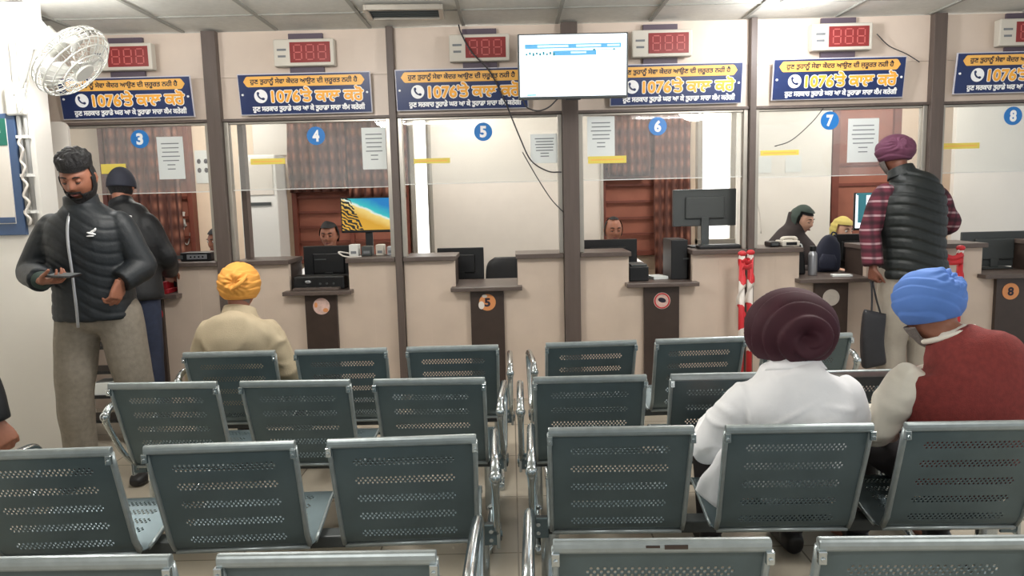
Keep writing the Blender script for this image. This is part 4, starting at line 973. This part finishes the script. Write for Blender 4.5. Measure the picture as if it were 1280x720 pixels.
def noise_disp(amp, freq, seed=0, quilt=None, folds=0, fscale=1.0):
    r = np.random.default_rng(abs(int(seed))); K = [(r.normal(size=3)*freq, r.uniform(0, 6.28), r.uniform(.5, 1)) for _ in range(10)]
    def f(co, no):
        d = np.zeros(len(co))
        for k, ph, a in K: d += a*np.sin(co @ k + ph)
        d *= amp/5
        for i in range(6 if folds else 0):        # soft creases, each a bent ridge line fading along its length
            k, ph, a = K[i]; u = unit(k+np.array((0, 0, (.5 if i % 2 else 2)*freq)))*34*fscale
            wv = co @ u + ph + 1.6*np.sin(co @ K[9-i][0]*.8 + i); g = np.exp(-((np.sin(wv*.5))/.30)**2)*np.clip(np.sin(co @ K[(i+3) % 10][0]*.6+2*i), 0, 1)
            d += folds*g
        if quilt:
            p, dep, warp = quilt; u = co[:, 2]+warp*np.sin(co[:, 0]*9)*.1; c = np.abs(np.cos(PI*u/p)); d += -dep*np.clip(1-c*0-(1-np.abs(np.sin(PI*u/p)))*0, 0, 1)*(np.abs(np.cos(PI*u/p))**10)*np.clip((.235-np.abs(co[:, 0]))/.05, 0, 1)
        return d
    return f
def human(label, loc, J, skin='skin', yaw=0, pitch=0, rl=0, group=None, hands=None, fem=False, vox=.007, hs=1, eyes=True, foot_yaw=None, lids=False):
    t = thing('person', label, 'person', loc, group)
    R = face_R(yaw, pitch, rl); c = V3(*J['head']); mb = MB()
    add_head(mb, c, R, fem, hs)
    tm = torso(J, m=-.02); mb.add(tm.v, tm.f)
    N = V3(*J['neck']); base = c+R @ V3(0, -.025, -.07)
    mb.loft([N-unit(base-N)*.05, N, lerp(N, base, .6), base+unit(base-N)*.02], [(.066, .066), (.058, .060), (.054, .058), (.052, .056)], n=18, sub=3)
    for sd in 'lr':
        sleeve(mb, J, sd, m=-.012, r=(.052, .043, .034))
        h = (hands or {}).get(sd)
        if h: add_hand(mb, J['w'+sd], *h)
        else:
            d = V3(*J['w'+sd])-V3(*J['e'+sd]); n = V3(0, 0, -1) if abs(unit(d)[2]) < .8 else V3(1 if sd == 'l' else -1, 0, 0)
            add_hand(mb, J['w'+sd], d, n, 1 if sd == 'l' else -1)
    legs(mb, J, m=-.012)
    for sd in 'lr':
        A = V3(*J['a'+sd]); fy = yaw if foot_yaw is None else foot_yaw; f = V3(-math.sin(fy), math.cos(fy), 0)
        mb.loft([A-f*.03+V3(0, 0, -.03), A+f*.05+V3(0, 0, -.045), A+f*.13+V3(0, 0, -.055)], [(.026, .03), (.03, .025), (.026, .015)], ref=(f[1], -f[0], 0), n=12, sub=2)
    body = mb.build('body', skin, t, smooth=True, remesh=vox, smooth_it=2)
    if eyes:
        for sg in (-1, 1):
            e = MB().ell(c+R @ V3(sg*.031, .0775, .013)*hs, (.0125*hs,)*3, nu=16, nv=12).build('eye', 'eye_white', t, smooth=True)
            MB().ell(c+R @ V3(sg*.031, .0872, .012)*hs, (.0056*hs, .0036*hs, .0056*hs), nu=12, nv=8, rot=tuple(Matrix(R.tolist()).to_euler())).build('iris', 'iris', e, smooth=True)
            MB().loft([c+R @ (V3(sg*x, y, z)*hs) for x, y, z in ((.014, .093, .034), (.03, .0945, .040), (.047, .083, .036))], [(.003, .002), (.0042, .003), (.0025, .002)], n=8, sub=3).build('eyebrow', 'hair_black', t, smooth=True)
        MB().loft([c+R @ (V3(x, y, -.0555)*hs) for x, y in ((-.022, .083), (-.008, .0955), (.008, .0955), (.022, .083))], [(.002, .002), (.006, .0035), (.006, .0035), (.002, .002)], ref=(0, 0, 1), n=8, sub=3).build('lips', 'lips', t, smooth=True)
    return t, R, c
def cloth(name, mat, t, mb, vox=.010, it=4, disp=None): return mb.build(name, mat, t, smooth=True, remesh=vox, smooth_it=it, disp=disp)
def saw(u, sh=.8):
    f = u-np.floor(u); return np.where(f < sh, (f/sh)**.75, 1-(f-sh)/(1-sh))
def turban(t, c, R, rad, off, mat, style, depth=.008, n=6, axis=(0, -1, .2), name='turban', tilt=0, seed=1):
    D, F = sphere_dirs(150, 110); x, y, z = D.T; a = unit(axis)
    e1 = unit(np.cross(a, (0, 0, 1))); e2 = np.cross(e1, a)
    th = np.arccos(np.clip(D @ a, -1, 1)); ph = np.arctan2(D @ e2, D @ e1); r = np.random.default_rng(seed)
    wob = .12*np.sin(3*x+2*z+seed)+.08*np.sin(5*y-4*z+2*seed)
    if style == 'swirl':
        u = th*n/1.57+ph/(2*PI)+.5*np.sin(ph+.6)*np.exp(-th)+wob*1.2
        h = saw(u)*depth*np.clip(th*2.2, 0, 1) - .034*np.exp(-((th)/.20)**2) + .010*np.exp(-((th-.42)/.16)**2)
    else:
        zz = z*math.cos(tilt)+x*math.sin(tilt)
        u1 = (zz+.42*x+wob*.5)*n/2; u2 = (zz-.42*x+wob*.4)*n/2+.37
        h = np.maximum(saw(u1), saw(u2)*np.clip(.6+x*2, 0, 1))*depth
        h = h - .014*np.exp(-((th-.05)/.16)**2)+ .008*np.exp(-((th-.36)/.13)**2)
        h += .004*np.sin(11*ph+3*wob*8)*np.exp(-((th-.3)/.35)**2)
    P = D*np.array(rad); nrm = D/np.array(rad); nrm /= np.linalg.norm(nrm, axis=1)[:, None]
    P = P+nrm*h[:, None]; low = P[:, 2] < -rad[2]*.72; P[low, 2] = -rad[2]*.72+.25*(P[low, 2]+rad[2]*.72)
    mb = MB().add(P @ R.T + c + R @ np.array(off), F); return mb.build(name, mat, t, smooth=True)
def seated(cx, y, seat=.43, lean=0, sw=.185, sh=.44, head=None, kn=.17, neck_up=.09, tw=0):
    """pelvis on the seat at (cx, y), facing +y"""
    P = (cx, y, seat+.125); top = seat+.11+sh
    J = dict(pelvis=P, sl=(cx-sw, y+lean, top), sr=(cx+sw, y+lean, top), neck=(cx, y+lean+.02, top+neck_up), hl=(cx-.09, y+.02, seat+.10), hr=(cx+.09, y+.02, seat+.10),
             kl=(cx-kn, y+.41, seat+.09), kr=(cx+kn, y+.41, seat+.09), al=(cx-kn, y+.40, .09), ar=(cx+kn, y+.40, .09))
    J['el'] = (cx-sw-.07, y+lean+.04, top-.27); J['er'] = (cx+sw+.07, y+lean+.04, top-.27); J['wl'] = (cx-.14, y+.30, seat+.20); J['wr'] = (cx+.14, y+.30, seat+.20)
    return J

# ---- yellow turban, beige coat, front bench on the left
J = seated(-1.475, 3.985, seat=.39, lean=-.08, sw=.182, sh=.365, neck_up=.07); J['head'] = (-1.472, 3.955, 1.06); J['neck'] = (-1.47, 3.925, .935)
t, R, c = human('man in yellow turban and beige coat seated with his back turned', (-1.475, 3.985, .43), J, 'skin', yaw=-.1, pitch=-.05, eyes=False, vox=.008)
mb = torso(J, m=.026, hem=.06, collar=.005); sleeve(mb, J, 'l', .020); sleeve(mb, J, 'r', .020)
cloth('coat', 'beige_coat', t, mb, .010, 9, noise_disp(.007, 18, 3, folds=.008))
cl = MB().loft([(-1.472, 3.92, .905), (-1.471, 3.925, .935), (-1.47, 3.935, .96)], [(.105, .095), (.092, .082), (.084, .076)], n=28, sub=3); cl.build('collar', 'beige_coat', t, smooth=True)
mb = MB(); legs(mb, J, m=.012); cloth('trousers', 'dark_trousers', t, mb, .012, 3); shoes(J, t, 'shoe_black', 0)
turban(t, c, R, (.106, .122, .112), (0, -.005, .030), 'turban_yellow', 'wrap', depth=.0055, n=6, axis=(.25, -.95, .1), tilt=-.15, seed=2)
MB().loft([c+R @ V3(x, y, z) for x, y, z in ((.02, -.13, .005), (.05, -.133, .025), (.075, -.118, .05), (.085, -.09, .08))], [(.006, .008), (.011, .012), (.011, .012), (.006, .006)], n=10, sub=4).build('turban_knot', 'turban_yellow', t, smooth=True)
head_shell(c, R, lambda D, P: (P[:, 2] < -.02) & (P[:, 1] < -.01), lambda D, P: .004+0*P[:, 0]).build('hair', 'hair_grey', t, smooth=True)

# ---- maroon turban, white shirt
J = seated(.985, 2.565, seat=.39, lean=-.03, sw=.20, sh=.28, neck_up=.075); J['head'] = (.992, 2.60, 1.0); J['sl'] = (.785, 2.525, .81); J['sr'] = (1.185, 2.525, .82); J['neck'] = (.988, 2.55, .915)
J['el'] = (.70, 2.59, .60); J['wl'] = (.80, 2.84, .61); J['er'] = (1.215, 2.60, .62); J['wr'] = (1.12, 2.84, .61)
t, R, c = human('man in maroon turban and white shirt seated with his back turned', (.985, 2.565, .43), J, 'skin', yaw=0.05, pitch=-.08, eyes=False, vox=.008)
mb = torso(J, m=.026, hem=.06, collar=.0); sleeve(mb, J, 'l', .022); sleeve(mb, J, 'r', .022)
cloth('shirt', 'shirt_white', t, mb, .009, 10, noise_disp(.008, 20, 5, folds=.008))
cl = MB().loft([(.988, 2.54, .885), (.988, 2.55, .92), (.988, 2.56, .945)], [(.112, .095), (.088, .08), (.076, .07)], n=28, sub=3); cl.build('collar', 'shirt_white', t, smooth=True)
tl = MB(); 
tl.loft([(.80, 2.50, .60), (.74, 2.50, .52), (.70, 2.50, .46), (.675, 2.50, .43)], [(.07, .03), (.075, .035), (.07, .03), (.06, .02)], n=16, sub=4); cloth('shirt_tail', 'shirt_white', t, tl, .008, 2, noise_disp(.010, 35, 9))
mb = MB(); legs(mb, J, m=.012); cloth('trousers', 'dark_trousers', t, mb, .012, 3); shoes(J, t, 'shoe_black', 0)
turban(t, c, R, (.150, .150, .138), (0, -.01, .02), 'turban_maroon', 'swirl', depth=.013, n=4.2, axis=(-.02, -1, -.12), seed=4)
head_shell(c, R, lambda D, P: (P[:, 2] < -.03) & (P[:, 1] < .03), lambda D, P: .004+0*P[:, 0]).build('hair', 'hair_grey', t, smooth=True)

# ---- blue turban, red waistcoat, leaning to his left hand
J = seated(1.60, 2.555, seat=.39, lean=-.01, sw=.2, sh=.36, neck_up=.085); J['sl'] = (1.40, 2.54, .865); J['sr'] = (1.80, 2.54, .92); J['neck'] = (1.553, 2.575, .985); J['head'] = (1.512, 2.63, 1.068)
J['el'] = (1.325, 2.60, .645); J['wl'] = (1.42, 2.86, .61); J['er'] = (1.90, 2.60, .68)
t, R, c = human('man in blue turban and red waistcoat seated at the right edge', (1.60, 2.555, .43), J, 'skin', yaw=.35, pitch=-.25, rl=-.12, eyes=False, vox=.008)
mb = torso(J, m=.012, hem=.05); sleeve(mb, J, 'l', .018, inset=-.04); sleeve(mb, J, 'r', .018, inset=-.04)
cloth('shirt', 'shirt_cream', t, mb, .009, 6, noise_disp(.008, 24, 6, folds=.009))
v = torso(J, m=.042, hem=.06, collar=-.01); cloth('waistcoat', 'vest_red', t, v, .010, 6, noise_disp(.004, 14, 8, folds=.003))
cl = MB().torus((1.551, 2.578, .992), .083, .010, rot=(-.25, -.3, 0), n=36, sy=.95).build('collar_edge', 'shirt_cream', t, smooth=True)
mb = MB(); legs(mb, J, m=.012); cloth('trousers', 'dark_trousers', t, mb, .012, 3); shoes(J, t, 'shoe_black', 0)
turban(t, c, R, (.112, .122, .108), (0, -.005, .045), 'turban_blue', 'wrap', depth=.0055, n=4.5, axis=(.3, -.8, .6), tilt=.25, seed=7)
head_shell(c, R, lambda D, P: (P[:, 2] < -.035) & (P[:, 1] > .0), lambda D, P: .012+.008*np.clip(-D[:, 2], 0, 1)).build('beard', 'hair_grey', t, smooth=True, solid=.004)

# ---- standing man with phone, left
YA = 3.9
J = dict(pelvis=(-2.235, YA+.02, .99), sl=(-2.045, YA, 1.455), sr=(-2.425, YA-.02, 1.45), neck=(-2.236, YA-.02, 1.545), head=(-2.212, YA-.075, 1.668),
         er=(-2.535, YA-.03, 1.185), wr=(-2.325, YA-.27, 1.160), el=(-1.965, YA+.02, 1.20), wl=(-2.035, YA-.10, 1.125),
         hr=(-2.335, YA+.02, .95), hl=(-2.125, YA+.03, .95), kr=(-2.385, YA, .52), kl=(-2.09, YA+.08, .52), ar=(-2.41, YA+.05, .09), al=(-2.07, YA+.12, .09))
t, R, c = human('standing dark haired bearded man in black quilted jacket looking at phone', (-2.24, YA, 0), J, 'skin', yaw=PI+.12, pitch=-.42, vox=.0055, foot_yaw=PI,
                hands={'r': ((1, -.25, .02), (-.1, .2, 1), 1, (.45, .6, .5)), 'l': ((-.25, -.2, -1), (-1, .3, 0), 1, (.5, .6, .5))})
mb = torso(J, m=.036, hem=.055, collar=.02, k=1.04); sleeve(mb, J, 'l', .026, upto=.93); sleeve(mb, J, 'r', .026, upto=.90)
jk = cloth('jacket', 'jacket_charcoal', t, mb, .0075, 4, noise_disp(.004, 18, 11, quilt=(.062, .0035, .9)))
lat = unit(V3(*J['sr'])-V3(*J['sl']))
add_lids(t, R, c, 'skin')
fr = [(-2.233, YA-.165, .905), (-2.226, YA-.175, 1.0), (-2.228, YA-.176, 1.1), (-2.234, YA-.172, 1.22), (-2.242, YA-.166, 1.33), (-2.247, YA-.150, 1.42), (-2.248, YA-.115, 1.50)]
MB().loft(fr, [(.008, .006)]*len(fr), ref=(1, 0, 0), n=8, sub=5).build('zip', 'silver_zip', jk, smooth=True)
lg = MB(); 
lg.ell((-2.125, YA-.158, 1.385), (.024, .008, .006), rot=(0, .25, 0)).ell((-2.12, YA-.156, 1.395), (.02, .008, .006), rot=(0, -.5, 0)).ell((-2.108, YA-.154, 1.402), (.012, .008, .005), rot=(0, -1.0, 0)); lg.ell((-2.13, YA-.160, 1.372), (.02, .008, .004)); lg.build('chest_emblem', 'sign_white', jk, smooth=True)
MB().loft([(-2.236, YA-.02, 1.515), (-2.236, YA-.025, 1.55), (-2.236, YA-.03, 1.578)], [(.092, .088), (.085, .083), (.082, .082)], n=28, sub=3).build('collar', 'jacket_charcoal', jk, smooth=True)
W_, E_ = V3(*J['wr']), V3(*J['er']); MB().loft([lerp(E_, W_, .84), lerp(E_, W_, .98)], [.047, .044], n=18, ref=(0, 0, 1)).build('cuff', 'scarf_green', jk, smooth=True)
mb = MB(); legs(mb, J, m=.026, r=(.092, .068, .052), ends=(.95, .95)); mb.ell((-2.23, YA+.02, .95), (.185, .14, .11)); cloth('trousers', 'grey_trousers', t, mb, .009, 4, noise_disp(.006, 16, 12)); shoes(J, t, 'shoe_black', PI)
hz = np.random.default_rng(3)
def curl(D, P):
    u = np.clip((P[:, 2]-.045)/.05, 0, 1); u = u*u*(3-2*u)
    return .006+.030*u+.006*np.clip((.075-P[:, 1])/.1, 0, 1)*u+.0065*np.sin(210*P[:, 0]+2*np.sin(120*P[:, 1]))*np.sin(190*P[:, 1]+150*P[:, 2])*(.25+.75*u)
head_shell(c, R, lambda D, P: ((P[:, 2] > .054) | ((P[:, 1] < -.012) & (P[:, 2] > -.05)) | ((np.abs(P[:, 0]) > .064) & (P[:, 1] < .02) & (P[:, 2] > .0))), curl).build('hair', 'hair_black', t, smooth=True)
mouth = lambda P: (np.abs(P[:, 0]) < .024) & (P[:, 2] > -.067) & (P[:, 2] < -.0485)
head_shell(c, R, lambda D, P: (P[:, 1] > -.03) & ((P[:, 2] < -.046-.018*(np.abs(P[:, 0]) < .03)) | ((np.abs(P[:, 0]) < .034) & (P[:, 2] < -.035)) | ((np.abs(P[:, 0]) > .058) & (P[:, 2] < .02) & (P[:, 1] < .035))) & ~mouth(P), lambda D, P: .006+.026*np.clip(-D[:, 2]-.3, 0, 1)).build('beard', 'hair_black', t, smooth=True, solid=.004)
ph = thing('smartphone', 'dark smartphone held in the standing man\'s right hand', 'phone', (-2.19, YA-.32, 1.2))
MB().box((-2.185, YA-.322, 1.190), (.155, .075, .010), rot=(.12, .02, -.25)).build('phone_body', 'phone_dark', ph, bevel=.004)
MB().box((-2.185, YA-.321, 1.1958), (.145, .066, .001), rot=(.12, .02, -.25)).build('phone_screen', 'grey_plastic', ph)

# ---- man in navy cap at counter three, back turned
J = dict(pelvis=(-2.625, 5.060, .97), sl=(-2.775, 5.080, 1.44), sr=(-2.470, 5.060, 1.43), neck=(-2.665, 5.100, 1.53), head=(-2.685, 5.150, 1.66), el=(-2.845, 5.130, 1.17), wl=(-2.805, 5.350, 1.05), er=(-2.410, 5.130, 1.16), wr=(-2.505, 5.370, 1.05),
         hl=(-2.705, 5.060, .93), hr=(-2.545, 5.060, .93), kl=(-2.715, 5.060, .5), kr=(-2.535, 5.070, .5), al=(-2.715, 5.060, .09), ar=(-2.535, 5.060, .09))
t, R, c = human('man in dark navy cap and black jacket standing at counter three', (-2.625, 5.060, 0), J, 'skin', yaw=.15, pitch=-.1, eyes=False, vox=.009)
mb = torso(J, m=.036, hem=.09, collar=.02); sleeve(mb, J, 'l', .03); sleeve(mb, J, 'r', .03)
jk = cloth('jacket', 'jacket_black', t, mb, .010, 4, noise_disp(.006, 16, 21))
MB().box((-2.555, 4.940, 1.445), (.055, .012, .032), rot=(-.3, .1, 0)).build('shoulder_patch', 'sign_white', jk, bevel=.003)
mb = MB(); legs(mb, J, m=.018); mb.ell((-2.625, 5.060, .93), (.165, .13, .1)); cloth('trousers', 'jeans', t, mb, .010, 4, noise_disp(.005, 14, 22)); shoes(J, t, 'shoe_black', 0)
head_shell(c, R, lambda D, P: (P[:, 2] > -.012), lambda D, P: .013+0*D[:, 0]).build('cap', 'cap_navy', t, smooth=True, solid=.004)
head_shell(c, R, lambda D, P: (P[:, 2] < .0) & (P[:, 2] > -.06) & (P[:, 1] < .0), lambda D, P: .005+0*D[:, 0]).build('hair', 'hair_black', t, smooth=True)

# ---- man in purple turban and black vest at counter seven
J = dict(pelvis=(2.70, 4.92, .98), sl=(2.475, 4.93, 1.51), sr=(2.865, 4.95, 1.49), neck=(2.625, 4.97, 1.61), head=(2.605, 5.03, 1.735), el=(2.405, 4.93, 1.235), wl=(2.405, 4.87, 1.0), er=(3.03, 5.10, 1.265), wr=(2.86, 5.33, 1.18),
         hl=(2.60, 4.93, .95), hr=(2.80, 4.93, .95), kl=(2.585, 4.95, .5), kr=(2.80, 4.95, .5), al=(2.58, 4.92, .09), ar=(2.81, 4.92, .09))
t, R, c = human('man in purple turban, black quilted vest and plaid sleeves standing at counter seven', (2.70, 4.92, 0), J, 'skin_dark', yaw=.3, pitch=-.12, eyes=False, vox=.0065, foot_yaw=0,
                hands={'l': ((.0, .05, -1), (1, .2, 0), 1, (.9, 1.0, .7))})
mb = torso(J, m=.02, hem=.03); sleeve(mb, J, 'l', .026, upto=.97); sleeve(mb, J, 'r', .03, upto=.97)
cloth('shirt', 'plaid', t, mb, .009, 4, noise_disp(.006, 18, 31))
v = torso(J, m=.044, hem=.06, collar=.01, k=1.04); cloth('vest', 'vest_black', t, v, .0075, 5, noise_disp(.003, 14, 32, quilt=(.072, .009, .4)))
MB().loft([(2.63, 4.965, 1.585), (2.625, 4.975, 1.62), (2.62, 4.985, 1.645)], [(.098, .09), (.088, .084), (.082, .08)], n=28, sub=3).build('vest_collar', 'vest_black', t, smooth=True)
mb = MB(); legs(mb, J, m=.03, r=(.09, .07, .055), ends=(.95, .95)); mb.ell((2.70, 4.92, .95), (.17, .14, .11)); cloth('trousers', 'pale_trousers', t, mb, .010, 4, noise_disp(.009, 18, 33)); shoes(J, t, 'shoe_black', 0)
turban(t, c, R, (.118, .128, .100), (0, -.005, .035), 'turban_purple', 'wrap', depth=.006, n=4, axis=(-.5, -.7, .3), tilt=-.3, seed=9)
head_shell(c, R, lambda D, P: (P[:, 2] < -.03) & (P[:, 1] > .0), lambda D, P: .012+.01*np.clip(-D[:, 2], 0, 1)).build('beard', 'hair_grey', t, smooth=True, solid=.004)
bg = thing('shopping_bag', 'black carry bag hanging from the left hand of the vest wearer', 'bag', (2.42, 4.87, .34))
MB().loft([(2.43, 4.86, .33), (2.425, 4.86, .36), (2.41, 4.86, .5), (2.418, 4.86, .66), (2.425, 4.86, .70)], [(.072, .03), (.078, .038), (.074, .036), (.076, .026), (.074, .010)], ref=(1, 0, 0), n=24, sub=4, p=4).build('bag_body', 'bag_black', bg, smooth=True)
for dx in (-.03, .03): MB().tube([(2.425+dx, 4.85, .69), (2.415+dx*.5, 4.86, .78), (2.405+dx*.2, 4.87, .875), (2.405+dx*.3, 4.885, .90)], .006, sub=5).build('handle', 'bag_black', bg, smooth=True)

# ---- clerks behind the counters
def clerk(label, x, y, hz_, yaw, skin='skin', top='shirt_white', hair=True, fem=False, pitch=-.15, lean=.12):
    J = seated(x, 0, seat=.46, sw=.17, sh=hz_-.26-.57, neck_up=.07)
    R0 = face_R(yaw); o = V3(x, 0, 0); Q = {}
    J['head'] = (x, .06, hz_); J['wl'] = (x-.13, .34, .83); J['wr'] = (x+.13, .34, .83); J['el'] = (x-.24, .1, .84); J['er'] = (x+.24, .1, .84)
    for k, p in J.items(): Q[k] = tuple(R0 @ (V3(*p)-o)+V3(x, y, 0))
    t, R, c = human(label, (x, y, .48), Q, skin, yaw=yaw, pitch=pitch, fem=fem, vox=.009, foot_yaw=yaw)
    mb = torso(Q, m=.022, hem=.05); sleeve(mb, Q, 'l', .018); sleeve(mb, Q, 'r', .018); cloth('shirt', top, t, mb, .011, 4, noise_disp(.005, 16, int(x*10)))
    mb = MB(); legs(mb, Q, m=.01); cloth('trousers', 'dark_trousers', t, mb, .013, 3); shoes(Q, t, 'shoe_black', yaw)
    return t, R, c
hair_std = lambda D, P: ((P[:, 2] > .07) | ((P[:, 1] < -.005) & (P[:, 2] > -.06)) | ((np.abs(P[:, 0]) > .062) & (P[:, 1] < .02) & (P[:, 2] > .0)))
t, R, c = clerk('clerk mostly hidden behind the pillar at counter three', -2.60, 6.68, 1.19, PI-.5)
head_shell(c, R, hair_std, lambda D, P: .012+0*D[:, 0]).build('hair', 'hair_black', t, smooth=True)
office_chair('black office chair of the clerk behind counter three', -2.64, 6.74, PI-.5, ztop=.92)
t, R, c = clerk('clerk with dark hair peering over the black monitor at counter four', -1.66, 6.80, 1.215, PI)
head_shell(c, R, hair_std, lambda D, P: .014+.004*np.sin(70*P[:, 0]+20*P[:, 1])).build('hair', 'hair_black', t, smooth=True)
add_lids(t, R, c, 'skin')
office_chair('black office chair of the clerk behind counter four', -1.66, 6.90, PI, ztop=.92)
t, R, c = clerk('balding clerk peering over the wide black monitor at counter six', .93, 6.78, 1.20, PI+.1, top='shirt_white')
head_shell(c, R, lambda D, P: (((P[:, 1] < .02) & (P[:, 2] > -.05) & (np.abs(P[:, 0]) > .055)) | ((P[:, 2] > .096) & (P[:, 1] < .05)) | ((P[:, 1] < -.03) & (P[:, 2] > -.06))), lambda D, P: .008+0*D[:, 0]).build('hair', 'hair_black', t, smooth=True)
add_lids(t, R, c, 'skin')
office_chair('black office chair of the balding clerk behind counter six', .93, 6.88, PI, ztop=.92)
office_chair('empty black office chair behind counter five', -.03, 6.75, PI, ztop=.955)
# woman in dark scarf
YW = -2.45
t, R, c = clerk('woman in dark headscarf looking down at counter seven', 2.50, 6.48, 1.258, YW, 'skin_fair', 'scarf_dark', fem=True, pitch=-.3)
head_shell(c, R, lambda D, P: ((P[:, 2] > .075) | (P[:, 1] < .012) | (P[:, 2] < -.125)), lambda D, P: .018+.002*np.sin(14*D[:, 2]+5*D[:, 0]), fem=True).build('headscarf', 'scarf_green', t, smooth=True, solid=.004)
head_shell(c, R, lambda D, P: ((P[:, 2] > .058) | ((P[:, 1] < .03) & (P[:, 2] > -.05))), lambda D, P: .006+0*D[:, 0], fem=True).build('hair', 'hair_black', t, smooth=True)
mb = MB().loft([c+V3(-.02, .03, .06), c+V3(-.05, .02, -.06), c+V3(-.10, .0, -.16), c+V3(-.13, -.01, -.28), c+V3(-.10, -.02, -.42)], [(.075, .08), (.085, .09), (.14, .12), (.20, .15), (.22, .15)], n=24, sub=5)
mb.loft([c+V3(-.08, -.03, -.1), c+V3(-.0, -.10, -.24), c+V3(.06, -.14, -.38), c+V3(.09, -.16, -.48)], [(.07, .05), (.085, .05), (.075, .045), (.07, .04)], n=16, sub=4)
cloth('shawl', 'scarf_dark', t, mb, .010, 4, noise_disp(.010, 24, 41))
office_chair('office chair under the woman behind counter seven', 2.45, 6.53, YW, ztop=.90)
add_lids(t, R, c, 'skin_fair')
# second person behind, yellow scarf
t, R, c = clerk('person in yellow headscarf half hidden behind the lit white monitor', 3.09, 6.98, 1.13, PI+.4, 'skin_fair', 'scarf_dark', fem=True)
head_shell(c, R, lambda D, P: ((P[:, 2] > .06) | (P[:, 1] < .02)), lambda D, P: .02+.002*np.sin(20*D[:, 2]), fem=True).build('headscarf', 'scarf_yellow', t, smooth=True, solid=.004)
office_chair('office chair of the person in the yellow headscarf', 3.11, 7.04, PI+.2, ztop=.85)

# ---- person at the left edge of whom only a hand shows
X0 = -2.27; Y0 = 2.72
J = dict(pelvis=(X0, Y0, .96), sl=(X0+.16, Y0, 1.42), sr=(X0-.2, Y0, 1.42), neck=(X0, Y0, 1.51), head=(X0, Y0+.02, 1.64), el=(X0+.21, Y0+.02, 1.04), wl=(X0+.275, Y0+.03, .70), er=(X0-.26, Y0+.02, 1.14), wr=(X0-.27, Y0+.06, .88),
         hl=(X0+.09, Y0, .92), hr=(X0-.09, Y0, .92), kl=(X0+.10, Y0+.02, .5), kr=(X0-.10, Y0+.02, .5), al=(X0+.1, Y0-.02, .09), ar=(X0-.1, Y0-.02, .09))
t, R, c = human('person at left edge of whom only a hand and dark cuff show', (X0, Y0, 0), J, 'skin', yaw=-.3, pitch=-.1, vox=.006, foot_yaw=0, hands={'l': ((.45, .1, -1), (-.6, .5, -.3), -1, (.55, .75, .6))})
mb = torso(J, m=.03, hem=.1, collar=.01); sleeve(mb, J, 'l', .02, upto=.985); sleeve(mb, J, 'r', .02)
cloth('jacket', 'jacket_black', t, mb, .010, 4, noise_disp(.005, 16, 51))
mb = MB(); legs(mb, J, m=.018); mb.ell((X0, Y0, .92), (.165, .13, .1)); cloth('trousers', 'dark_trousers', t, mb, .011, 4); shoes(J, t, 'shoe_black', 0)
head_shell(c, R, hair_std, lambda D, P: .013+0*D[:, 0]).build('hair', 'hair_black', t, smooth=True)
